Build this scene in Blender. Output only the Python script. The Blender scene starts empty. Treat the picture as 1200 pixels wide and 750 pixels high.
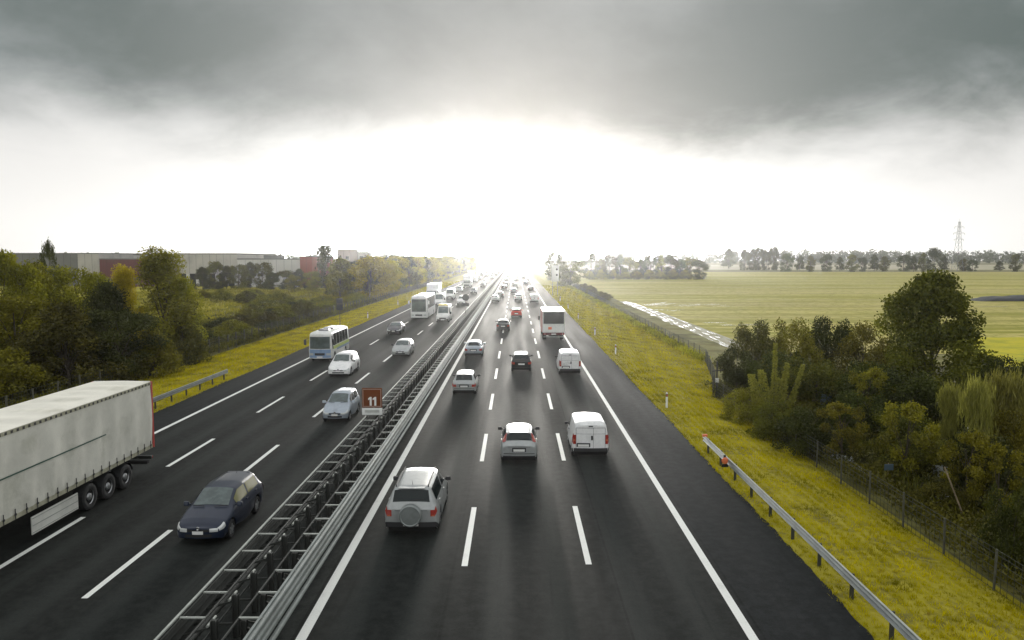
import bpy, math, random
import numpy as np
from mathutils import Vector, Matrix
S = bpy.context.scene
COL = S.collection
R = math.radians
# ------------------------------------------------------------------ camera
cd = bpy.data.cameras.new("camera")
cam = bpy.data.objects.new("camera", cd); COL.objects.link(cam)
cam.location = (0, 0, 9.5)
cam.rotation_euler = (R(90 - 4.75), 0, R(0.26))
cd.sensor_width = 36; cd.lens = 26.5
cd.clip_start = 0.3; cd.clip_end = 9000
S.camera = cam
S.view_settings.view_transform = 'Standard'
S.view_settings.look = 'None'
S.view_settings.gamma = 1
S.view_settings.use_curve_mapping = False
S.view_settings.exposure = 0.22
S.cycles.volume_bounces = 0
S.cycles.max_bounces = 5
S.cycles.diffuse_bounces = 2
S.cycles.glossy_bounces = 2
S.cycles.transmission_bounces = 3
S.cycles.transparent_max_bounces = 6
S.cycles.use_denoising = True
# ------------------------------------------------------------------ world
SUN_EL, SUN_ROT = R(5), R(0)
W = bpy.data.worlds.new("World"); S.world = W; W.use_nodes = True
nt = W.node_tree; N = nt.nodes; Lk = nt.links
for n in list(N): N.remove(n)
def nd(tree, typ, **kw):
    n = tree.nodes.new(typ)
    for k, v in kw.items():
        if isinstance(k, str) and hasattr(n, k): setattr(n, k, v)
    return n
def math_n(tree, op, a, b=None, c=None, clamp=False):
    n = tree.nodes.new('ShaderNodeMath'); n.operation = op; n.use_clamp = clamp
    for i, v in enumerate((a, b, c)):
        if v is None: continue
        if isinstance(v, (int, float)): n.inputs[i].default_value = v
        else: tree.links.new(v, n.inputs[i])
    return n.outputs[0]
def maprange(tree, v, a, b, c=0.0, d=1.0, smooth=True):
    n = tree.nodes.new('ShaderNodeMapRange'); n.interpolation_type = 'SMOOTHSTEP' if smooth else 'LINEAR'
    tree.links.new(v, n.inputs[0])
    for i, x in enumerate((a, b, c, d)): n.inputs[1 + i].default_value = x
    return n.outputs[0]
def mixc(tree, f, a, b, blend='MIX'):
    n = tree.nodes.new('ShaderNodeMix'); n.data_type = 'RGBA'; n.blend_type = blend
    if isinstance(f, (int, float)): n.inputs[0].default_value = f
    else: tree.links.new(f, n.inputs[0])
    for i, v in ((6, a), (7, b)):
        if isinstance(v, (tuple, list)): n.inputs[i].default_value = (*v[:3], 1)
        else: tree.links.new(v, n.inputs[i])
    return n.outputs[2]
def noise(tree, vec, scale, detail=4, rough=.55, dist=0.0):
    n = tree.nodes.new('ShaderNodeTexNoise')
    n.inputs['Scale'].default_value = scale; n.inputs['Detail'].default_value = detail
    n.inputs['Roughness'].default_value = rough; n.inputs['Distortion'].default_value = dist
    tree.links.new(vec, n.inputs['Vector'])
    return n.outputs[0]
def build_world():
    tc = N.new('ShaderNodeTexCoord')
    sep = N.new('ShaderNodeSeparateXYZ'); Lk.new(tc.outputs['Generated'], sep.inputs[0])
    x, y, z = sep.outputs
    zz = math_n(nt, 'ADD', math_n(nt, 'MAXIMUM', z, 0.0), 0.34)
    comb = N.new('ShaderNodeCombineXYZ')
    Lk.new(math_n(nt, 'DIVIDE', x, zz), comb.inputs[0]); Lk.new(math_n(nt, 'DIVIDE', y, zz), comb.inputs[1])
    comb.inputs[2].default_value = 3.7
    n1 = noise(nt, comb.outputs[0], 1.05, 6, .55, .3)
    n2 = noise(nt, comb.outputs[0], 3.6, 7, .62, .4)
    # angle to the bright spot on the horizon ahead
    az = math_n(nt, 'ABSOLUTE', math_n(nt, 'ARCTAN2', x, y))
    # deck
    e = math_n(nt, 'ADD', z, math_n(nt, 'MULTIPLY', math_n(nt, 'SUBTRACT', n1, .5), .13))
    e = math_n(nt, 'ADD', e, math_n(nt, 'MULTIPLY', math_n(nt, 'SUBTRACT', n2, .5), .07))
    centre = maprange(nt, az, .0, .62, 1, 0)
    e = math_n(nt, 'ADD', e, math_n(nt, 'MULTIPLY', centre, .035))
    deck = maprange(nt, e, .085, .225)
    dens = math_n(nt, 'ADD', maprange(nt, n1, .36, .66), math_n(nt, 'MULTIPLY', math_n(nt, 'SUBTRACT', n2, .5), .5), clamp=False)
    ccol = mixc(nt, dens, (.40, .425, .43), (.12, .15, .145))
    ccol = mixc(nt, math_n(nt, 'MULTIPLY', centre, .65), ccol, (.42, .435, .44))
    low = mixc(nt, maprange(nt, az, .1, .75), (1.35, 1.33, 1.28), (.93, .915, .88))
    low = mixc(nt, maprange(nt, z, .0, .12, 0, 1), low, mixc(nt, math_n(nt, 'MULTIPLY', centre, .8), (.82, .81, .79), (1.3, 1.3, 1.27)))
    gd = math_n(nt, 'ADD', math_n(nt, 'POWER', math_n(nt, 'DIVIDE', x, .26), 2.0), math_n(nt, 'POWER', math_n(nt, 'DIVIDE', math_n(nt, 'SUBTRACT', z, .02), .10), 2.0))
    gl = math_n(nt, 'MULTIPLY', maprange(nt, gd, 0, 1.6, 1, 0), math_n(nt, 'GREATER_THAN', y, 0.0))
    gl = math_n(nt, 'MULTIPLY', gl, math_n(nt, 'POWER', math_n(nt, 'SUBTRACT', 1.0, deck), 5.0))
    low = mixc(nt, gl, low, (46, 45.8, 45))
    sky = mixc(nt, deck, low, ccol)
    # the brighter dome overhead (above the picture) that lights the place
    sky = mixc(nt, maprange(nt, z, .36, .65), sky, (.80, .82, .84))
    sky = mixc(nt, maprange(nt, y, -.1, -.5), sky, mixc(nt, maprange(nt, z, .5, .9), (.80, .82, .83), (.80, .82, .84)))
    b1 = N.new('ShaderNodeBackground'); Lk.new(sky, b1.inputs[0]); b1.inputs[1].default_value = 0.92
    st = N.new('ShaderNodeTexSky'); st.sky_type = 'NISHITA'; st.sun_disc = False
    st.sun_elevation = SUN_EL; st.sun_rotation = SUN_ROT; st.dust_density = 4
    b2 = N.new('ShaderNodeBackground'); Lk.new(st.outputs[0], b2.inputs[0]); b2.inputs[1].default_value = 0.002
    ad = N.new('ShaderNodeAddShader'); Lk.new(b1.outputs[0], ad.inputs[0]); Lk.new(b2.outputs[0], ad.inputs[1])
    o = N.new('ShaderNodeOutputWorld'); Lk.new(ad.outputs[0], o.inputs[0])
build_world()
sl = bpy.data.lights.new("sun", 'SUN'); sl.energy = 1.5; sl.angle = R(10); sl.color = (1, .95, .86)
so = bpy.data.objects.new("sun", sl); COL.objects.link(so)
so.rotation_euler = (R(90) - SUN_EL, 0, R(180))     # shines from ahead (+Y) towards the camera
HAZE_DENSITY = 0.00019

# ------------------------------------------------------------------ helpers
def tag(o, label=None, cat=None, group=None, kind=None):
    for k, v in (('label', label), ('category', cat), ('group', group), ('kind', kind)):
        if v: o[k] = v
    return o
def empty(name, loc, rz=0, label=None, cat=None, group=None):
    o = bpy.data.objects.new(name, None); COL.objects.link(o)
    o.empty_display_size = .3
    o.location = loc; o.rotation_euler = (0, 0, rz)
    return tag(o, label, cat, group)
def np_mesh(name, V, F, tone=None, smooth=False):
    V = np.asarray(V, dtype=np.float32); F = np.asarray(F, dtype=np.int32)
    me = bpy.data.meshes.new(name)
    k = F.shape[1]
    me.vertices.add(len(V)); me.vertices.foreach_set('co', V.ravel())
    me.loops.add(F.size); me.loops.foreach_set('vertex_index', F.ravel())
    me.polygons.add(len(F)); me.polygons.foreach_set('loop_start', np.arange(0, F.size, k, dtype=np.int32))
    if tone is not None:
        a = me.attributes.new('tone', 'FLOAT', 'FACE'); a.data.foreach_set('value', np.asarray(tone, dtype=np.float32))
    me.update(calc_edges=True)
    if smooth: me.shade_smooth()
    return me
class MB:
    def __init__(s): s.v = []; s.f = []
    def add(s, vs, fs):
        n = len(s.v); s.v += [tuple(map(float, p)) for p in vs]; s.f += [tuple(n + i for i in f) for f in fs]; return s
    def box(s, x0, x1, y0, y1, z0, z1):
        return s.add([(x0,y0,z0),(x1,y0,z0),(x1,y1,z0),(x0,y1,z0),(x0,y0,z1),(x1,y0,z1),(x1,y1,z1),(x0,y1,z1)],
                     [(0,3,2,1),(4,5,6,7),(0,1,5,4),(1,2,6,5),(2,3,7,6),(3,0,4,7)])
    def bbox(s, x0, x1, y0, y1, z0, z1, b):
        """box with chamfered vertical and top edges"""
        pts = lambda i, z: [(x0+b+i,y0+i,z),(x1-b-i,y0+i,z),(x1-i,y0+b+i,z),(x1-i,y1-b-i,z),(x1-b-i,y1-i,z),(x0+b+i,y1-i,z),(x0+i,y1-b-i,z),(x0+i,y0+b+i,z)]
        vs = pts(0, z0) + pts(0, z1-b) + pts(b*.7, z1)
        fs = [tuple(range(7,-1,-1)), tuple(range(16,24))]
        for L in (0, 8):
            for i in range(8): fs.append((L+i, L+(i+1)%8, L+8+(i+1)%8, L+8+i))
        return s.add(vs, fs)
    def tube(s, p, q, r0, r1=None, n=6, cap=True):
        r1 = r0 if r1 is None else r1
        p = Vector(p); q = Vector(q); d = (q-p)
        if d.length < 1e-6: return s
        d.normalize(); a = d.orthogonal().normalized(); b = d.cross(a)
        vs = [p + (a*math.cos(2*math.pi*i/n)+b*math.sin(2*math.pi*i/n))*r0 for i in range(n)] + \
             [q + (a*math.cos(2*math.pi*i/n)+b*math.sin(2*math.pi*i/n))*r1 for i in range(n)]
        fs = [(i,(i+1)%n,n+(i+1)%n,n+i) for i in range(n)]
        if cap: fs += [tuple(range(n-1,-1,-1)), tuple(range(n,2*n))]
        return s.add(vs, fs)
    def bar(s, p, q, w, h):
        p = Vector(p); q = Vector(q); d = (q-p).normalized()
        up = Vector((0,0,1)) if abs(d.z) < .95 else Vector((0,1,0))
        a = d.cross(up).normalized()*w/2; b = a.cross(d).normalized()*h/2
        vs = [c + u*a + v*b for c in (p,q) for u,v in ((-1,-1),(1,-1),(1,1),(-1,1))]
        return s.add(vs, [(0,1,2,3),(7,6,5,4),(0,4,5,1),(1,5,6,2),(2,6,7,3),(3,7,4,0)])
    def lathe_x(s, cx, cy, cz, prof, n=24):
        """prof: (x, r) list turned about the x axis through (cx,cy,cz)"""
        vs = [(cx+x, cy+r*math.cos(2*math.pi*i/n), cz+r*math.sin(2*math.pi*i/n)) for x, r in prof for i in range(n)]
        fs = [(k*n+i, k*n+(i+1)%n, (k+1)*n+(i+1)%n, (k+1)*n+i) for k in range(len(prof)-1) for i in range(n)]
        return s.add(vs, fs)
    def lathe_y(s, cx, cy, cz, prof, n=24):
        vs = [(cx+r*math.cos(2*math.pi*i/n), cy+y, cz+r*math.sin(2*math.pi*i/n)) for y, r in prof for i in range(n)]
        fs = [(k*n+i, k*n+(i+1)%n, (k+1)*n+(i+1)%n, (k+1)*n+i) for k in range(len(prof)-1) for i in range(n)]
        return s.add(vs, fs)
    def grid(s, P):
        P = np.asarray(P); a, b = P.shape[:2]
        return s.add(P.reshape(-1,3).tolist(), [(i*b+j, i*b+j+1, (i+1)*b+j+1, (i+1)*b+j) for i in range(a-1) for j in range(b-1)])
    def extrude_y(s, prof, ys, x=0.0, closed=False, zf=None):
        """prof: list of (dx,z) carried along the list of y"""
        n = len(prof); vs = [(x+px, y, pz) for y in ys for px, pz in prof]
        m = n if closed else n-1
        fs = [(k*n+i, k*n+(i+1)%n, (k+1)*n+(i+1)%n, (k+1)*n+i) for k in range(len(ys)-1) for i in range(m)]
        if closed: fs += [tuple(range(n)), tuple(range(len(vs)-1, len(vs)-n-1, -1))]
        return s.add(vs, fs)
    def mesh(s, name, smooth=None):
        me = bpy.data.meshes.new(name); me.from_pydata(s.v, [], s.f)
        import bmesh
        bm = bmesh.new(); bm.from_mesh(me); bmesh.ops.recalc_face_normals(bm, faces=bm.faces[:]); 
        if smooth:
            bmesh.ops.remove_doubles(bm, verts=bm.verts[:], dist=1e-4)
            for f in bm.faces: f.smooth = True
            for e in bm.edges:
                if len(e.link_faces) == 2 and e.calc_face_angle(0) > R(smooth): e.smooth = False
        bm.to_mesh(me); bm.free(); return me
    def build(s, name, mat, parent=None, smooth=None):
        return link(name, s.mesh(name, smooth), mat, parent)
def link(name, me, mat, parent=None, loc=None):
    if mat is not None and not me.materials: me.materials.append(mat)
    o = bpy.data.objects.new(name, me); COL.objects.link(o)
    if parent is not None: o.parent = parent
    if loc is not None: o.location = loc
    return o
def copy_tree(o, parent=None):
    kids = KIDS.get(o.name)
    if kids is None: kids = list(o.children); KIDS[o.name] = kids
    c = o.copy(); COL.objects.link(c); c.parent = parent
    for ch in kids: copy_tree(ch, c)
    return c
KIDS = {}
def clone(o, loc, rz, label, cat=None, group=None, scale=None):
    c = copy_tree(o); c.location = loc; c.rotation_euler = (0, 0, rz); c['label'] = label
    if 'group' in c and not group: del c['group']
    if cat: c['category'] = cat
    if group: c['group'] = group
    if scale: c.scale = scale
    return c
# ------------------------------------------------------------------ materials
def mat(name, col, rough=.6, metal=0.0, coat=0.0, spec=.5, var=0.0, vscale=3.0, bump=0.0, bscale=40, dirt=None, dscale=1.2, emis=None):
    m = bpy.data.materials.new(name); m.use_nodes = True; t = m.node_tree
    b = t.nodes['Principled BSDF']
    b.inputs['Base Color'].default_value = (*col, 1); b.inputs['Roughness'].default_value = rough
    b.inputs['Metallic'].default_value = metal; b.inputs['Coat Weight'].default_value = coat
    b.inputs['Coat Roughness'].default_value = .06; b.inputs['Specular IOR Level'].default_value = spec
    tc = t.nodes.new('ShaderNodeTexCoord')
    if var or dirt:
        n = noise(t, tc.outputs['Object'], vscale, 5, .6)
        c = mixc(t, maprange(t, n, .3, .7), tuple(max(0, x*(1-var)) for x in col), tuple(min(1, x*(1+var)) for x in col))
        if dirt:
            n2 = noise(t, tc.outputs['Object'], dscale, 7, .65)
            c = mixc(t, maprange(t, n2, .48, .72, 0, .75), c, dirt)
        t.links.new(c, b.inputs['Base Color'])
    if bump:
        n = noise(t, tc.outputs['Object'], bscale, 3, .6)
        bp = t.nodes.new('ShaderNodeBump'); bp.inputs['Strength'].default_value = bump; bp.inputs['Distance'].default_value = .02
        t.links.new(n, bp.inputs['Height']); t.links.new(bp.outputs[0], b.inputs['Normal'])
    return m
def paint(name, col, metal=.0, rough=.32):
    return mat(name, col, rough, metal, coat=.25, spec=.35, var=.05, vscale=6, dirt=tuple(c*.72 for c in col), dscale=2.0)
M = dict(
    silver=paint('silver_paint', (.37,.385,.375), .35), white=paint('white_paint', (.80,.80,.78)),
    white2=paint('cream_white_paint', (.74,.74,.70)), navy=paint('dark_blue_paint', (.010,.017,.036), .1),
    blue_silver=paint('pale_blue_metal_paint', (.34,.385,.43), .35), black=paint('black_paint', (.006,.006,.007)),
    cover=paint('grey_cover_paint', (.23,.25,.24), .3), red=paint('red_paint', (.55,.04,.02)), grey=paint('dark_grey_paint', (.07,.07,.075), .3),
    bus_blue=paint('bus_blue_paint', (.22,.33,.50)), green=paint('green_paint', (.45,.55,.08)),
    glass=mat('tinted_glass', (.012,.018,.018), .08, spec=.3), glass2=mat('clear_windscreen', (.085,.11,.105), .07, spec=.5, var=.3, vscale=2),
    yglass=mat('painted_yellow_light_glass', (.20,.19,.08), .1, spec=.7),  # yellow light on the side windows is put into the glass colour
    tyre=mat('tyre_rubber', (.018,.018,.018), .8), rim=mat('alloy_rim', (.42,.43,.43), .35, .7),
    plastic=mat('black_plastic', (.022,.022,.023), .6), under=mat('underbody', (.008,.008,.008), .9),
    redlens=mat('red_tail_lens', (.34,.035,.025), .15, coat=.5), orlens=mat('orange_lens', (.50,.13,.06), .2, coat=.5),
    lamp=mat('clear_lamp_lens', (.62,.64,.62), .1, .2, coat=.8), plate=mat('number_plate', (.78,.78,.74), .4),
    chrome=mat('chrome', (.6,.6,.6), .15, 1.0), gap=mat('panel_gap', (.02,.02,.02), .8),
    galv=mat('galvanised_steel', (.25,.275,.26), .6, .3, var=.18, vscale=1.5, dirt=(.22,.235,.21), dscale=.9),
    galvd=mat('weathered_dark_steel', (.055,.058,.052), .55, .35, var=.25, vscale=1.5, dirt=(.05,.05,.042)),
    galvl=mat('worn_steel_edge', (.40,.42,.38), .5, .35, var=.15, vscale=2.5),
    tarp=mat('dirty_white_curtain', (.64,.63,.55), .55, var=.09, vscale=.8, dirt=(.44,.44,.36), dscale=.9, bump=.6, bscale=1.6),
    tarproof=mat('cream_tarpaulin_roof', (.80,.77,.66), .6, var=.08, vscale=.6, dirt=(.50,.48,.38), dscale=.5),
    strap=mat('strap_band', (.36,.35,.25), .7, var=.2, vscale=4), stripe=mat('green_stripe', (.02,.075,.05), .5),
    redtrim=mat('red_trim', (.42,.03,.02), .45), alu=mat('aluminium_guard', (.74,.74,.68), .45, .3, var=.1, vscale=2),
    brown=mat('brown_sign_face', (.125,.031,.004), .7, spec=.15), signwhite=mat('white_sign_face', (.78,.78,.74), .4),
    signback=mat('grey_sign_back', (.05,.055,.055), .5, .3), signplate=mat('small_grey_plate', (.42,.43,.40), .5, var=.1),
    post=mat('white_delineator', (.80,.80,.76), .5), dark=mat('dark_marker', (.02,.02,.02), .6),
    fencepost=mat('grey_fence_post', (.075,.075,.055), .8, var=.2), wire=mat('fence_wire', (.05,.055,.045), .6, .4),
    bark=mat('bark', (.06,.048,.03), .9, var=.3, vscale=6, bump=.5, bscale=20),
    conc=mat('concrete_cladding', (.46,.44,.40), .85, var=.07, vscale=.25, dirt=(.24,.235,.22), dscale=.15),
    concd=mat('dark_cladding', (.17,.17,.155), .85, var=.08, vscale=.2), concw=mat('white_cladding', (.62,.61,.57), .8, var=.05, vscale=.3),
    maroon=mat('maroon_cladding', (.12,.035,.035), .8, var=.1, vscale=.3), brick=mat('red_cladding', (.30,.07,.045), .8, var=.1, vscale=.4),
    window=mat('window_glass', (.03,.035,.04), .1, spec=.8), wframe=mat('window_frame', (.5,.5,.48), .6),
    pinkc=mat('pale_pink_render', (.55,.47,.45), .85, var=.06), pylon=mat('pylon_steel', (.22,.23,.23), .5, .4),
    plasticsheet=mat('black_sheet', (.012,.013,.014), .35, bump=.6, bscale=2), orange=mat('orange_marker', (.80,.20,.08), .35),
    tub=mat('pale_plastic', (.34,.36,.34), .6), bluetub=mat('blue_grey_plastic', (.05,.08,.10), .6), wood=mat('weathered_wood', (.22,.17,.10), .85, var=.3),
)
def foliage(name, dark, light, trans=.35, objvar=.25):
    m = bpy.data.materials.new(name); m.use_nodes = True; t = m.node_tree
    for n in list(t.nodes): t.nodes.remove(n)
    at = t.nodes.new('ShaderNodeAttribute'); at.attribute_name = 'tone'
    oi = t.nodes.new('ShaderNodeObjectInfo')
    c = mixc(t, at.outputs['Fac'], dark, light)
    hs = t.nodes.new('ShaderNodeHueSaturation'); t.links.new(c, hs.inputs['Color'])
    t.links.new(maprange(t, oi.outputs['Random'], 0, 1, .5-.008, .5+.018, False), hs.inputs['Hue'])
    t.links.new(maprange(t, oi.outputs['Random'], 0, 1, 1-objvar, 1+objvar*.8, False), hs.inputs['Value'])
    d = t.nodes.new('ShaderNodeBsdfDiffuse'); tr = t.nodes.new('ShaderNodeBsdfTranslucent'); gl = t.nodes.new('ShaderNodeBsdfGlossy')
    gl.inputs['Roughness'].default_value = .5; gl.inputs['Color'].default_value = (.8,.8,.6,1)
    t.links.new(hs.outputs[0], d.inputs[0]); t.links.new(hs.outputs[0], tr.inputs[0])
    mx = t.nodes.new('ShaderNodeMixShader'); mx.inputs[0].default_value = trans
    t.links.new(d.outputs[0], mx.inputs[1]); t.links.new(tr.outputs[0], mx.inputs[2])
    m2 = t.nodes.new('ShaderNodeMixShader'); m2.inputs[0].default_value = .03
    t.links.new(mx.outputs[0], m2.inputs[1]); t.links.new(gl.outputs[0], m2.inputs[2])
    o = t.nodes.new('ShaderNodeOutputMaterial'); t.links.new(m2.outputs[0], o.inputs[0])
    return m
FM = dict(
    olive=foliage('olive_leaves', (.040,.039,.003), (.28,.25,.008)),
    dark=foliage('dark_green_leaves', (.012,.018,.002), (.075,.082,.006)),
    yellow=foliage('yellow_autumn_leaves', (.20,.165,.004), (.68,.55,.010), .45),
    mid=foliage('mid_green_leaves', (.024,.030,.002), (.175,.170,.008)),
    pale=foliage('pale_reed_leaves', (.13,.13,.018), (.44,.42,.08), .4),
    bramble=foliage('bramble_leaves', (.018,.019,.002), (.155,.140,.006)),
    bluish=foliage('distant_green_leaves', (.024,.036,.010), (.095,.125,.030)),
    grass=None)
def ground_mat(name, cols, scales, rough=.95, bump=.3, stretch=(1,1,1), spec=.2):
    m = bpy.data.materials.new(name); m.use_nodes = True; t = m.node_tree
    b = t.nodes['Principled BSDF']; b.inputs['Roughness'].default_value = rough; b.inputs['Specular IOR Level'].default_value = spec
    tc = t.nodes.new('ShaderNodeTexCoord'); mp = t.nodes.new('ShaderNodeMapping'); mp.inputs['Scale'].default_value = stretch
    t.links.new(tc.outputs['Object'], mp.inputs[0])
    c = cols[0]
    for i, cc in enumerate(cols[1:]):
        n = noise(t, mp.outputs[0], scales[i], 6, .65, .4)
        c = mixc(t, maprange(t, n, .42, .62), c, cc)
    t.links.new(c, b.inputs['Base Color'])
    n = noise(t, tc.outputs['Object'], 6, 4, .7)
    bp = t.nodes.new('ShaderNodeBump'); bp.inputs['Strength'].default_value = bump; bp.inputs['Distance'].default_value = .1
    t.links.new(n, bp.inputs['Height']); t.links.new(bp.outputs[0], b.inputs['Normal'])
    return m
def asphalt(name, base, tracks, joint=None, rough=.70):
    """base grey with wheel-track wear running along y; tracks = lane centres"""
    m = bpy.data.materials.new(name); m.use_nodes = True; t = m.node_tree
    b = t.nodes['Principled BSDF']; b.inputs['Specular IOR Level'].default_value = .055
    tc = t.nodes.new('ShaderNodeTexCoord')
    sp = t.nodes.new('ShaderNodeSeparateXYZ'); t.links.new(tc.outputs['Object'], sp.inputs[0])
    mp = t.nodes.new('ShaderNodeMapping'); mp.inputs['Scale'].default_value = (1, .045, 1); t.links.new(tc.outputs['Object'], mp.inputs[0])
    n1 = noise(t, mp.outputs[0], .8, 3, .5)
    n2 = noise(t, tc.outputs['Object'], 14, 6, .8)
    n3 = noise(t, tc.outputs['Object'], .35, 4, .6)
    wear = None
    for c in tracks:
        for off in (-.85, .85):
            d = math_n(t, 'ABSOLUTE', math_n(t, 'SUBTRACT', sp.outputs[0], c+off))
            w = maprange(t, d, .1, .62, 1, 0)
            wear = w if wear is None else math_n(t, 'MAXIMUM', wear, w)
    col = mixc(t, maprange(t, n1, .3, .7), tuple(x*.86 for x in base), tuple(x*1.14 for x in base))
    col = mixc(t, maprange(t, n3, .35, .7, 0, .45), col, tuple(x*.72 for x in base))
    if wear is not None: col = mixc(t, math_n(t, 'MULTIPLY', wear, .75), col, tuple(x*2.2 for x in base))
    if joint is not None:
        for jx, hw, k in joint:
            d = math_n(t, 'ABSOLUTE', math_n(t, 'SUBTRACT', math_n(t, 'ADD', sp.outputs[0], math_n(t, 'MULTIPLY', math_n(t, 'SUBTRACT', n1, .5), .05)), jx))
            col = mixc(t, maprange(t, d, hw*.7, hw, k, 0), col, tuple(x*.35 for x in base))
    col = mixc(t, maprange(t, n2, .25, .75, 0, .8), mixc(t, .55, col, (0,0,0)), col)
    n4 = noise(t, tc.outputs['Object'], 2.6, 5, .7)
    col = mixc(t, maprange(t, n4, .35, .68, 0, .42), col, tuple(x*1.9 for x in base))
    n5 = noise(t, mp.outputs[0], 3.5, 4, .6)
    col = mixc(t, maprange(t, n5, .55, .72, 0, .45), col, tuple(x*.45 for x in base))
    sp2 = noise(t, tc.outputs['Object'], 45, 2, .5)
    col = mixc(t, maprange(t, sp2, .62, .72, 0, .35), col, tuple(x*3.2 for x in base))
    t.links.new(col, b.inputs['Base Color'])
    rg = maprange(t, n1, .3, .7, rough-.07, rough+.08); t.links.new(rg, b.inputs['Roughness'])
    bp = t.nodes.new('ShaderNodeBump'); bp.inputs['Strength'].default_value = .35; bp.inputs['Distance'].default_value = .01
    t.links.new(sp2, bp.inputs['Height']); t.links.new(bp.outputs[0], b.inputs['Normal'])
    return m
def roadpaint(name, col):
    m = mat(name, col, .6); t = m.node_tree; b = t.nodes['Principled BSDF']
    tc = t.nodes.new('ShaderNodeTexCoord')
    n = noise(t, tc.outputs['Object'], 22, 6, .8); n2 = noise(t, tc.outputs['Object'], 1.3, 4, .6)
    k = math_n(t, 'ADD', maprange(t, n, .52, .75, 0, .6), maprange(t, n2, .5, .8, 0, .25))
    t.links.new(mixc(t, k, col, (.20,.20,.18)), b.inputs['Base Color'])
    return m
# ------------------------------------------------------------------ terrain
GZ = [(-4000,-.5),(-60,-.5),(-30.5,-.4),(-26,-.12),(-22.2,-.04),(-22,-.08),(8.9,-.08),(9.1,-.04),(12,-.16),(14.3,-.5),(25,-.7),(4000,-.7)]
def gz(x):
    return float(np.interp(x, [a for a,_ in GZ], [b for _,b in GZ]))
xs = sorted(set([a for a,_ in GZ if abs(a) < 3000] + [-2400,-1500,-600,-200,-100,-45,-34,10,11,13,18,50,100,250,600,1500,2400]))
ys = [-300,-60,0,20,40,60,80,100,150,200,300,400,600,900,1500,2400]
g = MB(); g.grid([[(x, y, gz(x)) for x in xs] for y in ys])
M['ground'] = ground_mat('meadow_soil', [(.16,.14,.03),(.085,.080,.018),(.20,.19,.06)], [.09,.35])
tag(g.build('ground', M['ground']), kind='structure')
LINES_R = [-5.35, -1.57, 2.28, 5.95]
LINES_L = [-8.3, -12.05, -15.85, -19.57]
YN, YF = -60, 1500
def strip(name, x0, x1, z, m, y0=YN, y1=YF, n=24):
    g = MB(); g.grid([[(x, y, z) for x in (x0, x1)] for y in np.linspace(y0, y1, n)])
    return tag(g.build(name, m), kind='structure')
A_r = asphalt('asphalt_outbound', (.017,.0192,.0175), [-3.46,.35,4.1], joint=[(2.62,.32,.35),(-1.9,.05,.6),(2.95,.04,.7)])
A_l = asphalt('asphalt_oncoming', (.018,.0202,.0185), [-10.2,-13.95,-17.7], joint=[(-15.6,.05,.5)])
A_s = asphalt('asphalt_shoulder', (.0165,.019,.0195), [], joint=[(6.25,.04,.8),(-19.9,.04,.6)], rough=.7)
A_m = asphalt('asphalt_median', (.034,.037,.034), [], rough=.8)
strip('outbound_road', -5.6, 6.15, 0.0, A_r)
strip('oncoming_road', -19.8, -7.95, 0.0, A_l)
strip('median_road', -7.95, -5.6, -.004, A_m)
def ragged(name, x0, x1, side, m, seed):
    rnd = random.Random(seed); g = MB(); rows = []
    y = YN
    while y < YF:
        j = rnd.uniform(-.05, .07)+.05*math.sin(y*.31)
        xa, xb = (x0, x1+j) if side > 0 else (x0+j, x1)
        rows.append([(xa, y, -.002), (xb, y, -.002)])
        y += .3 if y < 120 else 12
    g.grid(rows); return tag(g.build(name, m), kind='structure')
ragged('outbound_shoulder_road', 6.15, 9.0, 1, A_s, 3)
ragged('oncoming_shoulder_road', -22.2, -19.8, -1, A_s, 4)
PW = roadpaint('worn_white_road_paint', (.78,.79,.74))
def line_mesh(g, x, w, y0, y1):
    g.grid([[(x-w/2, y, .004), (x+w/2, y, .004)] for y in np.linspace(y0, y1, 3)])
for nm, x, w in (('outbound_left_edge_line',-5.35,.27),('outbound_right_edge_line',5.95,.24),('oncoming_inner_edge_line',-8.3,.2),('oncoming_outer_edge_line',-19.57,.24)):
    g = MB(); g.grid([[(x-w/2, y, .004), (x+w/2, y, .004)] for y in np.linspace(YN, YF, 30)]); tag(g.build(nm.replace('outbound_','').replace('oncoming_','')+'_road_marking', PW), kind='structure')
g = MB()
# near end of a dash seen at image row 662 -> 22.5 m
for x, ph in ((-1.57, 22.55), (2.28, 22.7)):
    for k in range(-6, 110): line_mesh(g, x, .19, ph+12*k, ph+12*k+5.5)
for x, ph in ((-12.05, 20.3), (-15.85, 21.6)):
    for k in range(-6, 110): line_mesh(g, x, .19, ph+12*k, ph+12*k+5.3)
tag(g.build('lane_dash_road_markings', PW), kind='structure')

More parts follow.
